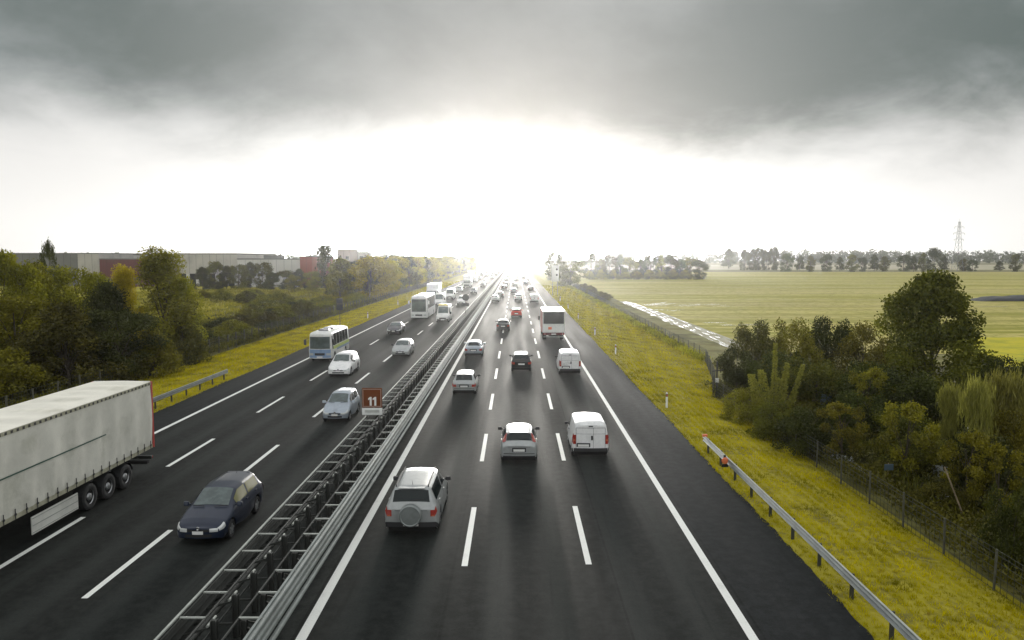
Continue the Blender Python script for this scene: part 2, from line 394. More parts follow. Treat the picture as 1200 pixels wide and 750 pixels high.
# ------------------------------------------------------------------ fields
def field_mat():
    m = bpy.data.materials.new('striped_stubble_field'); m.use_nodes = True; t = m.node_tree
    b = t.nodes['Principled BSDF']; b.inputs['Roughness'].default_value = .95; b.inputs['Specular IOR Level'].default_value = .15
    tc = t.nodes.new('ShaderNodeTexCoord')
    mp = t.nodes.new('ShaderNodeMapping'); mp.inputs['Scale'].default_value = (.05, 1, 1); mp.inputs['Rotation'].default_value = (0,0,R(7))
    t.links.new(tc.outputs['Object'], mp.inputs[0])
    n1 = noise(t, mp.outputs[0], .035, 3, .5); n2 = noise(t, mp.outputs[0], .30, 5, .75); n3 = noise(t, tc.outputs['Object'], .8, 5, .7)
    c = mixc(t, maprange(t, n1, .42, .58), (.40,.34,.11), (.27,.26,.02))
    c = mixc(t, maprange(t, n2, .47, .56), c, (.50,.43,.12))
    c = mixc(t, maprange(t, n3, .45, .7), c, (.22,.22,.02))
    t.links.new(c, b.inputs['Base Color'])
    bp = t.nodes.new('ShaderNodeBump'); bp.inputs['Strength'].default_value = .5; bp.inputs['Distance'].default_value = .2
    t.links.new(n3, bp.inputs['Height']); t.links.new(bp.outputs[0], b.inputs['Normal'])
    return m
FIELD = field_mat()
def poly(name, pts, z, m, kind='structure'):
    g = MB(); g.add([(x, y, z) for x, y in pts], [tuple(range(len(pts)))]); return tag(g.build(name, m), kind=kind)
poly('stubble_field', [(22,82),(60,78),(900,78),(900,530),(30,530),(22,300)], -.69, FIELD)
PALE = ground_mat('pale_bare_field', [(.42,.37,.24),(.34,.32,.18)], [.02], bump=.1)
poly('pale_field', [(60,620),(900,620),(1400,1050),(90,1050)], -.68, PALE)
YGR = ground_mat('bright_yellow_meadow', [(.52,.45,.015),(.36,.35,.02)], [.3], bump=.5)
poly('yellow_meadow_field', [(38,50),(140,50),(170,98),(52,96)], -.683, YGR)
SCR = ground_mat('rough_yellow_meadow', [(.32,.29,.02),(.15,.15,.015),(.40,.34,.03)], [.06,.5], bump=.6)
poly('rough_meadow_field', [(-31,60),(-150,60),(-190,262),(-31,262)], -.49, SCR)
SOIL = ground_mat('garden_soil', [(.05,.05,.012),(.10,.09,.018),(.035,.03,.015)], [.5,1.4], bump=.6)  # mottled dark soil colours of the garden ground
poly('garden_ground', [(14.6,10),(60,10),(52,70),(20,70),(14.6,55)], -.66, SOIL)
WATER = mat('puddle_water', (.22,.22,.18), .22, spec=.5)
MUD = ground_mat('pale_wet_mud', [(.30,.27,.16),(.40,.37,.27),(.20,.185,.06)], [.8,1.5], rough=.6, bump=.15, stretch=(1,.12,1), spec=.4)
poly('mud_track_path', [(22.2,84),(27.0,84),(27.2,130),(26.2,175),(24.0,175),(23.2,130)], -.684, MUD)
def blob(cx, cy, rx, ry, seed, n=22):
    rnd = random.Random(seed); ph = [rnd.uniform(0, 6.28) for _ in range(4)]
    out = []
    for i in range(n):
        a = 2*math.pi*i/n
        k = 1 + .25*math.sin(2*a+ph[0]) + .18*math.sin(3*a+ph[1]) + .12*math.sin(5*a+ph[2])
        out.append((cx+rx*k*math.cos(a), cy+ry*k*math.sin(a)))
    return out
g = MB(); rnd = random.Random(5)
for k in range(60):   # wet ruts
    y = 86+k*1.45; x = 23.0 + (k%4)*.95 + rnd.uniform(-.25,.25) + (.8*math.sin((y-86)/30))
    p = blob(x, y, rnd.uniform(.07,.20), rnd.uniform(.8,2.6), k); g.add([(a,b,-.678) for a,b in p], [tuple(range(len(p)))])
for cx, cy, sx, sy, n in [(37,160,9,5,11),(33,114,4,4,8),(29,168,5,5,5),(112,152,14,9,20),(30,146,4,3,4)]:
    for q in range(n):
        p = blob(cx+rnd.uniform(-1,1)*sx, cy+rnd.uniform(-1,1)*sy, rnd.uniform(.5,2.8), rnd.uniform(.08,.28), rnd.randint(0,999)); g.add([(a,b,-.676+.0002*q) for a,b in p], [tuple(range(len(p)))])
tag(g.build('puddle_water', WATER), kind='structure')
# ------------------------------------------------------------------ vehicle shells
def station_ring(st, dz=None):
    y, zs, wm, zb, wb, zt, wt, cr = st
    z0 = zs if dz is None else max(zs, dz)
    z1 = max(zs + .14*(zb-zs)/.5 if False else zs+.16, z0+.02)
    z2 = max(zb-.20, z1+.02)
    return np.array([(wm*.955, y, z0), (wm*.995, y, z1), (wm, y, z2), (wb, y, zb), (wt, y, zt), (wt*.55, y, zt+cr*.8), (0, y, zt+cr)])
class Shell:
    """a vehicle's skin: cross sections from nose (y>0) to tail, ring rows 0..6 sill to roof centre, 6..12 back down the other side"""
    def __init__(s, sts, arches=(), bulge=.05, bulge_f=.10, rr=.05, rs=.07):
        s.sts = sts; s.arches = arches; s.b = bulge; s.bf = bulge_f; s.rr = rr; s.rs = rs
        s.rings = [station_ring(t) for t in sts]
    def lin(s, a, t):
        i = min(max(int(a), 0), len(s.rings)-2); f = a-i
        sg = 1
        if t > 6: t = 12-t; sg = -1
        j = min(int(t), 5); g = t-j
        A, B = s.rings[i], s.rings[i+1]
        p = (A[j]*(1-g)+A[j+1]*g)*(1-f) + (B[j]*(1-g)+B[j+1]*g)*f
        return np.array([p[0]*sg, p[1], p[2]])
    def patch(s, a0, a1, t0, t1, off=.008, na=6, ntt=6):
        P = np.zeros((na+1, ntt+1, 3))
        for i in range(na+1):
            for j in range(ntt+1):
                a = a0+(a1-a0)*i/na; t = t0+(t1-t0)*j/ntt
                p = s.lin(a, t); e = 1e-2
                da = s.lin(min(a+e, len(s.rings)-1), t)-s.lin(max(a-e, 0), t); dt = s.lin(a, min(t+e,12))-s.lin(a, max(t-e,0))
                n = np.cross(da, dt); l = np.linalg.norm(n); n = n/l if l > 1e-9 else np.array([0,0,1.])
                c = p-np.array([0, p[1], .75])
                if abs(p[0]) < .05: c = np.array([0, 0, 1.])
                if np.dot(n, c) < 0: n = -n
                P[i, j] = p+n*off
        return P
    def end(s, rear, x, z, off=.01):
        r = s.rings[-1 if rear else 0]
        w = np.interp(z, r[:, 2], r[:, 0]); u = min(abs(x)/max(w, 1e-3), 1)
        b = (s.b if rear else s.bf)*(1-u*u)
        sg = -1 if rear else 1
        return (x, r[0][1]+sg*(b+off), z)
    def rect(s, rear, x0, x1, z0, z1, off=.01, n=6):
        return np.array([[s.end(rear, x0+(x1-x0)*i/n, z0+(z1-z0)*j/3, off) for j in range(4)] for i in range(n+1)])
    def mesh(s):
        ys = []
        for t in s.sts: ys.append((t[0], True))
        for yc, zc, ra in s.arches:
            for k in range(0, 11):
                yy = yc+ra*math.cos(math.pi*k/10)
                if s.sts[-1][0] < yy < s.sts[0][0] and all(abs(yy-y) > .012 for y, _ in ys): ys.append((yy, False))
        ys.sort(key=lambda q: -q[0])
        rings = []
        sy = [t[0] for t in s.sts]
        for y, orig in ys:
            i = max(k for k in range(len(sy)) if sy[k] >= y-1e-9); i = min(i, len(sy)-2)
            f = (sy[i]-y)/(sy[i]-sy[i+1]) if sy[i] != sy[i+1] else 0
            st = tuple(a*(1-f)+b*f for a, b in zip(s.sts[i], s.sts[i+1]))
            dz = None
            for yc, zc, ra in s.arches:
                if abs(y-yc) <= ra: d = zc+math.sqrt(max(0, ra*ra-(y-yc)**2)); dz = d if dz is None else max(dz, d)
            rg = station_ring(st, dz)
            full = np.concatenate([rg, rg[:-1][::-1]*np.array([-1,1,1])])
            out = [full[0]]
            for k in range(1, 12):
                p, a, b = full[k], full[k-1], full[k+1]
                la, lb = np.linalg.norm(a-p), np.linalg.norm(b-p)
                r = s.rr*(2.4 if k in (4,8) else 1)
                qa = p+(a-p)*min(.4, r/max(la,1e-6)); qb = p+(b-p)*min(.4, r/max(lb,1e-6))
                out += [qa, .25*qa+.5*p+.25*qb, qb]
            out.append(full[12]); rings.append((np.array(out), orig))
        rows = [rings[0][0]]
        for k in range(1, len(rings)-1):
            p, orig = rings[k]
            if not orig: rows.append(p); continue
            a, b = rings[k-1][0], rings[k+1][0]
            la = np.linalg.norm(a-p, axis=1, keepdims=True); lb = np.linalg.norm(b-p, axis=1, keepdims=True)
            qa = p+(a-p)*np.minimum(.4, s.rs/np.maximum(la,1e-6)); qb = p+(b-p)*np.minimum(.4, s.rs/np.maximum(lb,1e-6))
            rows += [qa, .25*qa+.5*p+.25*qb, qb]
        rows.append(rings[-1][0])
        mb = MB(); mb.grid(rows)
        for rear in (False, True):
            rg = rows[-1 if rear else 0]; n = len(rg); h = n//2; b = s.b if rear else s.bf; sg = -1 if rear else 1
            P = []
            for i in range(h+1):
                A, B = rg[i], rg[n-1-i]; row = []
                for k in range(9):
                    u = k/8; p = A*(1-u)+B*u; q = p.copy(); q[1] += sg*b*(1-(2*u-1)**2)*(1 if i < h-1 else 0 if i == h else .6); row.append(q)
                P.append(row)
            mb.grid(P)
        return mb
def wheels(root, xs_, ys_, r, w, rimmat='rim'):
    proto = None
    for y in ys_:
        for sx in (-1, 1):
            if proto is None:
                mb = MB(); mb.lathe_x(0,0,0,[(-w/2+.02,r*.55),(-w/2,r*.72),(-w/2,r*.9),(-w/2+.03,r),(w/2-.03,r),(w/2,r*.9),(w/2,r*.72),(w/2-.02,r*.55)], 22)
                me = mb.mesh('wheel', 35)
                rb = MB(); rb.lathe_x(0,0,0,[(w/2-.02,r*.70),(w/2-.012,r*.66),(w/2-.05,r*.60)], 20)
                if w > .25: rb.lathe_x(0,0,0,[(w/2-.05,r*.60),(w/2-.10,r*.52),(w/2-.09,r*.30),(w/2-.02,r*.24),(w/2,r*.14),(w/2,.0001)],20)
                for k in range(5 if w <= .25 else 0):
                    a = 2*math.pi*k/5
                    rb.bar((w/2-.04,0,0),(w/2-.03,math.cos(a)*r*.62,math.sin(a)*r*.62),.05,r*.2)
                rb.lathe_x(0,0,0,[(w/2-.06,.0001),(w/2-.02,.0001),(w/2-.02,r*.16),(w/2-.06,r*.2)],10)
                rme = rb.mesh('rim', 35)
                bb = MB(); bb.lathe_x(0,0,0,[(w/2-.07,.0001),(w/2-.07,r*.6)],16); bme = bb.mesh('brake_disc')
                me.materials.append(M['tyre']); rme.materials.append(M[rimmat]); bme.materials.append(M['under'])
                proto = (me, rme, bme)
            o = bpy.data.objects.new('wheel', proto[0]); COL.objects.link(o); o.parent = root; o.location = (sx*(xs_-w/2), y, r)
            o.rotation_euler = (random.uniform(0,1), 0, 0 if sx > 0 else math.pi)
            a = bpy.data.objects.new('rim', proto[1]); COL.objects.link(a); a.parent = o
            c = bpy.data.objects.new('brake_disc', proto[2]); COL.objects.link(c); c.parent = o
def both(fn):
    for sg in (1, -1): fn(sg)
def mirP(P): return P*np.array([-1,1,1])
def mirror_part(root, x, y, z, m):
    for sg in (-1, 1):
        mb = MB(); mb.bbox(min(sg*x, sg*(x+.2)), max(sg*x, sg*(x+.2)), y-.05, y+.06, z, z+.14, .03)
        mb.bar((sg*(x-.05), y, z+.04), (sg*(x+.05), y, z+.05), .05, .05)
        mb.build('door_mirror', m, root, 40)
def make_car(kind, label, cat, m, glass='glass', L=4.1, Wd=1.72, H=1.46, wb=2.5, hood=1.0, ws=.72, tailin=.10, roofend=.38, beltz=.93, wr=.31, frontglass='glass2', sideglass=None, spare=False, rails=False, solid_sides=False, tall_lights=False, lowplastic=False, grp=None, name='car', clearback=False, bumper_paint=True):
    """one road car; nose at +y"""
    root = empty(name, (0,0,0), 0, label, cat, grp)
    f = L/2; w = Wd/2; mp = M[m]
    fw = wb/2+ (f-wb/2-.82 if False else 0.06)           # wheel centres
    ya, yb = fw, -(wb-fw)
    c = f-hood; rf = c-ws
    bz = beltz
    sts = [(f, .26, w*.80, .56, w*.76, .60, w*.60, .02),
           (f-.10, .22, w*.93, .64, w*.88, .68, w*.72, .03),
           (f-.34, .20, w*.99, .74, w*.93, .78, w*.76, .04),
           (c, .20, w, bz-.02, w*.94, bz+.03, w*.80, .04)]
    if kind == 'sedan':
        sts += [(rf, .20, w, bz, w*.93, H-.09, w*.66, .05), ((rf-.6), .20, w, bz, w*.93, H-.05, w*.68, .05),
                (-f+1.22, .20, w, bz+.02, w*.92, H-.11, w*.63, .05), (-f+.66, .20, w, bz+.02, w*.90, bz+.07, w*.70, .03),
                (-f+.12, .32, w*.95, bz, w*.86, bz+.05, w*.70, .02), (-f, .37, w*.86, bz-.10, w*.80, bz-.05, w*.66, .01)]
        win = 7
    elif kind == 'van':
        sts += [(rf, .20, w, bz, w*.97, H-.10, w*.80, .06), (rf-.5, .20, w, bz, w*.98, H-.05, w*.83, .06),
                (-f+.10, .33, w, bz, w*.98, H-.06, w*.83, .05), (-f, .38, w*.96, bz, w*.95, H-.15, w*.79, .03)]
        win = None
    else:
        sts += [(rf, .20, w, bz, w*.94, H-.09, w*.68, .05), (rf-.6, .20, w, bz+.01, w*.94, H-.05, w*.71, .05),
                (-f+roofend, .20, w, bz+.04, w*.92, H-.09, w*.67, .04), (-f+tailin, .32, w*.97, bz+.03, w*.90, bz+.07, w*.76, .02),
                (-f, .37, w*.90, bz-.12, w*.86, bz-.06, w*.74, .01)]
        win = 6
    sh = Shell(sts, [(ya, wr, wr+.065), (yb, wr, wr+.065)])
    sh.mesh().build('body', mp, root, 42)
    mb = MB(); mb.box(-w*.86, w*.86, -f+.12, f-.2, .17, .5); mb.box(-w*.66, w*.66, -f+.2, f-.3, .45, .66); mb.build('underbody', M['under'], root)
    wheels(root, w-.015, (ya, yb), wr, .2)
    # glass
    mb = MB(); mb.grid(sh.patch(3.10, 3.95, 4.22, 7.78, .010, 6, 8)); mb.build('windscreen', M[frontglass], root, 60)
    for sg in (1, -1):
        mb = MB(); mb.tube((sg*.05+.12*sg, c+.03, bz+.10), (sg*.5+.1*sg, c-.03, bz+.12), .012); mb.build('wiper', M['plastic'], root)
    gm = M[sideglass or glass]
    nroof = 4; last = len(sts)-1
    se = win if win else 4.0
    for sg in (1, -1):
        conv = (lambda P: P) if sg > 0 else mirP
        if kind == 'van':
            segs = [(3.55, 4.0), (4.0, 4.85)]
            seg2 = [(5.05, 5.40)] if not solid_sides else []
        elif kind == 'sedan':
            segs = [(3.50, 4.0), (4.0, 4.95), (5.06, 5.9), ]; seg2 = [(6.0, 6.45)]
        else:
            segs = [(3.50, 4.0), (4.0, 4.95), (5.07, 5.90)]; seg2 = []
        mb = MB()
        for a0, a1 in segs[:2]: mb.grid(conv(sh.patch(a0, a1, 3.12, 3.86, .009, 4, 4)))
        mb.build('front_side_window', gm, root, 60)
        mb = MB()
        for a0, a1 in segs[2:]+seg2: mb.grid(conv(sh.patch(a0, a1, 3.12, 3.86, .009, 4, 4)))
        if mb.v: mb.build('rear_side_window', gm, root, 60)
        # door seams and handle
        mb = MB()
        for a in (3.55 if kind != 'van' else 3.5, 5.0 if kind != 'sedan' else 5.0):
            mb = MB(); P = conv(sh.patch(a, a+.018, .9, 3.0, .004, 1, 6)); mb.grid(P); mb.build('door_seam', M['gap'], root)
        if kind in ('hatch', 'suv', 'sedan'):
            mb = MB(); P = conv(sh.patch(5.78, 5.80, 1.6, 3.0, .004, 1, 4)); mb.grid(P); mb.build('door_seam', M['gap'], root)
        for a in (4.75, 5.62) if kind != 'van' else (4.6,):
            p = sh.lin(a, 2.75); mb = MB(); xx = sg*(p[0]+.015); mb.bbox(xx-.02, xx+.02, p[1]-.09, p[1]+.09, p[2]-.02, p[2]+.02, .008); mb.build('door_handle', M['plastic'] if kind == 'van' else mp, root)
        if kind == 'suv' or lowplastic:
            mb = MB(); P = conv(sh.patch(3.62, 5.7, .05, 1.0, .012, 8, 2)); mb.grid(P); mb.build('side_sill', M['plastic'], root)
    mirror_part(root, w*.97, c-.28, bz+.02, M['plastic'] if m in ('white','silver','black') else mp)
    # front face
    mb = MB(); mb.grid(sh.rect(False, -w*.42, w*.42, .48, .56, .010)); mb.grid(sh.rect(False, -w*.52, w*.52, .30, .40, .010)); mb.build('grille', M['gap'], root)
    mb = MB(); mb.grid(sh.rect(False, -.18, .18, .405, .515, .035)); mb.build('number_plate', M['plate'], root)
    for sg in (1, -1):
        conv = (lambda P: P) if sg > 0 else mirP
        mb = MB(); mb.grid(conv(sh.patch(.05, 1.55, 2.45, 3.35, .012, 6, 3))); mb.grid(conv(sh.rect(False, w*.44, w*.75, .47, .585, .012))); mb.build('headlight', M['lamp'], root, 60)
    mb = MB(); mb.lathe_y(0, f+sh.bf+.01, .60, [(0,.0001),(.012,.05),(0,.06)], 12); mb.build('badge', M['chrome'], root, 60)
    # rear
    if win:
        a0, a1 = (6.10, 6.93) if kind == 'sedan' else (6.12, 6.86)
        P = sh.patch(a0, a1, 4.18, 7.82, .010, 6, 8)
        mb = MB(); mb.grid(P); mb.build('rear_window', M[glass], root, 60)
    zt_ = bz-.12
    for sg in (1, -1):
        conv = (lambda P: P) if sg > 0 else mirP
        mb = MB()
        if kind == 'van':
            mb.grid(conv(sh.rect(True, w*.80, w*.952, .72, 1.16, .014))); mb.grid(conv(sh.patch(last-.95, last-.02, 1.9, 3.3, .010, 3, 4)))
        elif tall_lights:
            mb.grid(conv(sh.patch(6.02, 6.98, 3.15, 4.1, .022, 6, 3))); 
        elif spare:
            mb.grid(conv(sh.rect(True, w*.72, w*.89, bz-.32, bz-.10, .012))); mb.grid(conv(sh.patch(last-.98, last-.03, 2.1, 2.95, .012, 4, 3)))
        else:
            mb.grid(conv(sh.rect(True, w*.64, w*.88, bz-.29, bz-.12, .012))); mb.grid(conv(sh.patch(last-.98, last-.03, 1.9, 2.9, .012, 4, 3)))
        tl = mb.build('tail_light', M['redlens'], root, 60)
        mb = MB()
        if kind == 'van': mb.grid(conv(sh.rect(True, w*.82, w*.94, .86, .95, .020)))
        elif tall_lights: mb.grid(conv(sh.patch(6.35, 6.55, 3.25, 4.0, .028, 3, 3)))
        elif spare: mb.grid(conv(sh.rect(True, w*.76, w*.88, bz-.32, bz-.27, .018)))
        else: mb.grid(conv(sh.rect(True, w*.68, w*.84, bz-.28, bz-.24, .018)))
        mb.build('indicator_lens', M['orlens'], tl)
    pz = .62 if kind != 'van' else .60
    px = 0 if kind != 'van' else -.34
    if spare: pz = .40
    mb = MB(); mb.grid(sh.rect(True, px-.26, px+.26, pz, pz+.11, .022 if not spare else .045)); mb.build('number_plate', M['plate'], root)
    if not spare:
        mb = MB(); mb.grid(sh.rect(True, px-.32, px+.32, pz-.02, pz+.17, .008)); mb.build('plate_recess', M['plastic'] if kind=='van' else M['gap'], root)
    mb = MB()
    if kind == 'van' or lowplastic or spare:
        r = sh.rings[-1]; mb.grid(sh.rect(True, -w*.92, w*.92, .36, .53, .03, 10)); mb.build('rear_bumper', M['plastic'], root, 60)
        for sg in (1,-1):
            mb = MB(); P = sh.patch(last-1.9 if kind != 'van' else last-.98, last-.02, .1, 1.0, .012, 4, 2); mb.grid(P if sg > 0 else mirP(P)); mb.build('bumper_corner', M['plastic'], root, 60)
    else:
        mb.grid(sh.rect(True, -w*.83, w*.83, .50, .53, .016, 10)); mb.build('bumper_moulding', M['chrome'] if m == 'silver' else M['gap'], root)
        mb = MB(); mb.grid(sh.rect(True, -w*.86, w*.86, .36, .42, .008, 10)); mb.build('lower_bumper', M['plastic'], root)
    if kind == 'van':
        mb = MB(); 
        for x in (-w*.79, w*.79): mb.grid(sh.rect(True, x-.008, x+.008, .48, H-.28, .006, 1))
        mb.grid(sh.rect(True, .12, .132, .48, H-.28, .006, 1)); mb.grid(sh.rect(True, -w*.79, w*.79, H-.28, H-.265, .006, 8)); mb.grid(sh.rect(True, -w*.79, w*.79, 1.20, 1.21, .006, 8))
        mb.build('rear_door_seam', M['gap'], root)
        mb = MB(); mb.box(.02, .10, -f-.09, -f-.04, .92, 1.12); mb.build('rear_door_handle', M['plastic'], root)
        mb = MB(); mb.box(-.10, .10, -f-.06, -f+.02, H-.22, H-.17); mb.build('high_brake_light', M['plastic'], root)
    else:
        mb = MB(); mb.grid(sh.rect(True, -w*.60, w*.60, bz-.13, bz-.118, .006, 8)); mb.build('tailgate_seam', M['gap'], root)
    if spare:
        mb = MB(); yy = -f-sh.b-.03
        mb.lathe_y(.0, yy, .80, [(0,.35),(-.03,.385),(-.16,.385),(-.20,.365),(-.215,.335),(-.185,.31),(-.195,.18),(-.20,.0001)], 32); mb.build('spare_wheel_cover', M['cover'], root, 35)
    if rails:
        for sg in (1,-1):
            mb = MB(); a = sh.lin(4.1, 4.25 ); b = sh.lin(5.9, 4.25); mb.tube((sg*a[0], a[1], a[2]+.05), (sg*b[0], b[1], b[2]+.05), .022); 
            for q in (a, b): mb.bar((sg*q[0], q[1], q[2]-.01), (sg*q[0], q[1], q[2]+.05), .03, .05)
            mb.build('roof_rail', M['plastic'], root)
    mb = MB(); ra = sh.lin(5.85, 6); mb.tube((0, ra[1], ra[2]), (0, ra[1]-.16, ra[2]+.2), .008, .003, 5); mb.build('aerial', M['plastic'], root)
    if kind in ('hatch','suv'):
        mb = MB(); p = sh.lin(6.0, 6); mb.bbox(-w*.5, w*.5, p[1]-.10, p[1]+.10, p[2]-.035, p[2]-.003, .01); mb.build('rear_spoiler', mp, root)
        mb = MB(); mb.tube((.1, p[1]-.33, p[2]-.3) if False else (.0, *(sh.patch(6.8,6.85,6,6.05,.02,1,1)[0,0][1:])), tuple(sh.patch(6.7,6.75,4.8,4.9,.025,1,1)[0,0]), .010); mb.build('rear_wiper', M['plastic'], root)
    return root
# ---- the cars that fill the near and middle distance (each is built where it drives)
def place(o, x, yr, flip=False):
    o.location = (x, yr, 0.004); o.rotation_euler = (0, 0, math.pi if flip else 0); return o
def rear_at(o, L, x, d): return place(o, x, d+L/2)             # tail at distance d, driving away
def nose_at(o, L, x, d): return place(o, x, d+L/2, True)       # nose at distance d, coming closer
car_suv = rear_at(make_car('suv', 'silver off-roader with a round spare wheel cover on its tailgate', 'car', 'silver', L=4.4, Wd=1.84, H=1.70, wb=2.55, hood=1.05, ws=.62, beltz=1.04, wr=.36, tailin=.06, roofend=.24, spare=True, rails=True, lowplastic=True, grp='outbound cars'), 4.4, -3.55, 25.0)
car_hatch = rear_at(make_car('hatch', 'silver hatchback with tall red lamps beside its rear window, left of the nearest white van', 'car', 'silver', L=4.15, Wd=1.72, H=1.45, wb=2.6, tall_lights=True, roofend=.55, tailin=.12, beltz=.95, grp='outbound cars'), 4.15, .17, 34.0)
van_small = rear_at(make_car('van', 'small white van with plain rear doors and a black handle, nearest van to the bridge', 'van', 'white', L=3.95, Wd=1.74, H=1.76, wb=2.5, hood=.78, ws=.6, beltz=1.0, wr=.30, solid_sides=True, grp='white vans', name='van'), 3.95, 3.55, 35.0)
car_small = rear_at(make_car('hatch', 'pale silver small hatchback with dark red corner lamps, close to the median rail', 'car', 'silver', L=3.85, Wd=1.67, H=1.52, wb=2.45, hood=.8, ws=.8, beltz=.92, roofend=.42, grp='outbound cars'), 3.85, -3.53, 51.2)
car_black = rear_at(make_car('hatch', 'black hatchback with pale roof glare and white number plate, in the middle outbound lane', 'car', 'black', L=3.85, Wd=1.70, H=1.50, wb=2.45, hood=.85, ws=.75, beltz=.95, roofend=.40, grp='outbound cars'), 3.85, .5, 62.0)
van_logo = rear_at(make_car('van', 'white van with a grey line drawing on its rear doors, close behind the lorry', 'van', 'white', L=4.3, Wd=1.80, H=1.85, wb=2.7, hood=.8, ws=.6, beltz=1.02, wr=.31, solid_sides=True, grp='white vans', name='van'), 4.3, 4.42, 60.4)
car_sedan = rear_at(make_car('sedan', 'pale blue silver saloon ahead of the small silver hatchback', 'car', 'blue_silver', L=4.5, Wd=1.76, H=1.42, wb=2.65, grp='outbound cars'), 4.5, -4.0, 71.2)
g = MB()
pts = [(-.62,.86),(-.50,.96),(-.36,1.02),(-.18,1.03),(-.05,.98),(.0,.92)]
for a, b in zip(pts, pts[1:]): g.bar((a[0], -2.15-.075, a[1]), (b[0], -2.15-.078, b[1]), .01, .022)
for a, b in zip([(-.58,.84),(-.46,.90),(-.40,.84)], [(-.46,.90),(-.40,.84),(-.22,.88)]): g.bar((a[0], -2.15-.075, a[1]), (b[0], -2.15-.078, b[1]), .01, .018)
g.build('line_drawing', M['signplate'], van_logo)
car_navy = nose_at(make_car('hatch', 'dark blue hatchback coming beside the white curtain trailer', 'car', 'navy', L=4.03, Wd=1.69, H=1.49, wb=2.51, hood=.92, ws=.85, beltz=.93, roofend=.40, sideglass='yglass', grp='oncoming cars'), 4.03, -10.45, 24.2)
car_micro = nose_at(make_car('hatch', 'silver blue small car just before the brown 11 sign', 'car', 'blue_silver', L=3.5, Wd=1.58, H=1.52, wb=2.34, hood=.72, ws=.75, beltz=.94, wr=.28, roofend=.3, grp='oncoming cars'), 3.5, -10.4, 42.8)
car_wsuv = nose_at(make_car('suv', 'white off-roader coming just ahead of the blue and white minibus', 'car', 'white', L=4.2, Wd=1.80, H=1.68, wb=2.6, hood=1.0, ws=.62, beltz=1.04, wr=.35, tailin=.06, roofend=.24, grp='oncoming cars', clearback=True), 4.2, -14.1, 59.4)
car_sw = nose_at(make_car('hatch', 'silver white five-door car coming in the lane beside the median, behind the 11 sign', 'car', 'silver', L=4.2, Wd=1.73, H=1.45, wb=2.6, beltz=.95, grp='oncoming cars'), 4.2, -11.0, 71.4)
car_dg = nose_at(make_car('sedan', 'dark grey saloon with black bumper coming in the middle lane ahead of the coach', 'car', 'grey', L=4.5, Wd=1.74, H=1.42, wb=2.65, grp='oncoming cars', lowplastic=True), 4.5, -15.0, 92.2)
# further outbound traffic
car_b2 = rear_at(clone(car_sedan, (0,0,0), 0, 'black saloon with white number plate beyond the black hatchback'), 4.5, -1.6, 96.5)
def repaint(root, m, names=('body',)):
    for ch in root.children:
        if ch.name.split('.')[0] in names:
            ch.data = ch.data.copy(); ch.data.materials.clear(); ch.data.materials.append(M[m])
repaint(car_b2, 'black', ('body','door_mirror','door_handle'))
car_red = rear_at(clone(car_hatch, (0,0,0), 0, 'red car in the middle outbound lane, the only red one'), 4.15, .15, 118.5)
repaint(car_red, 'red', ('body','door_mirror','door_handle'))
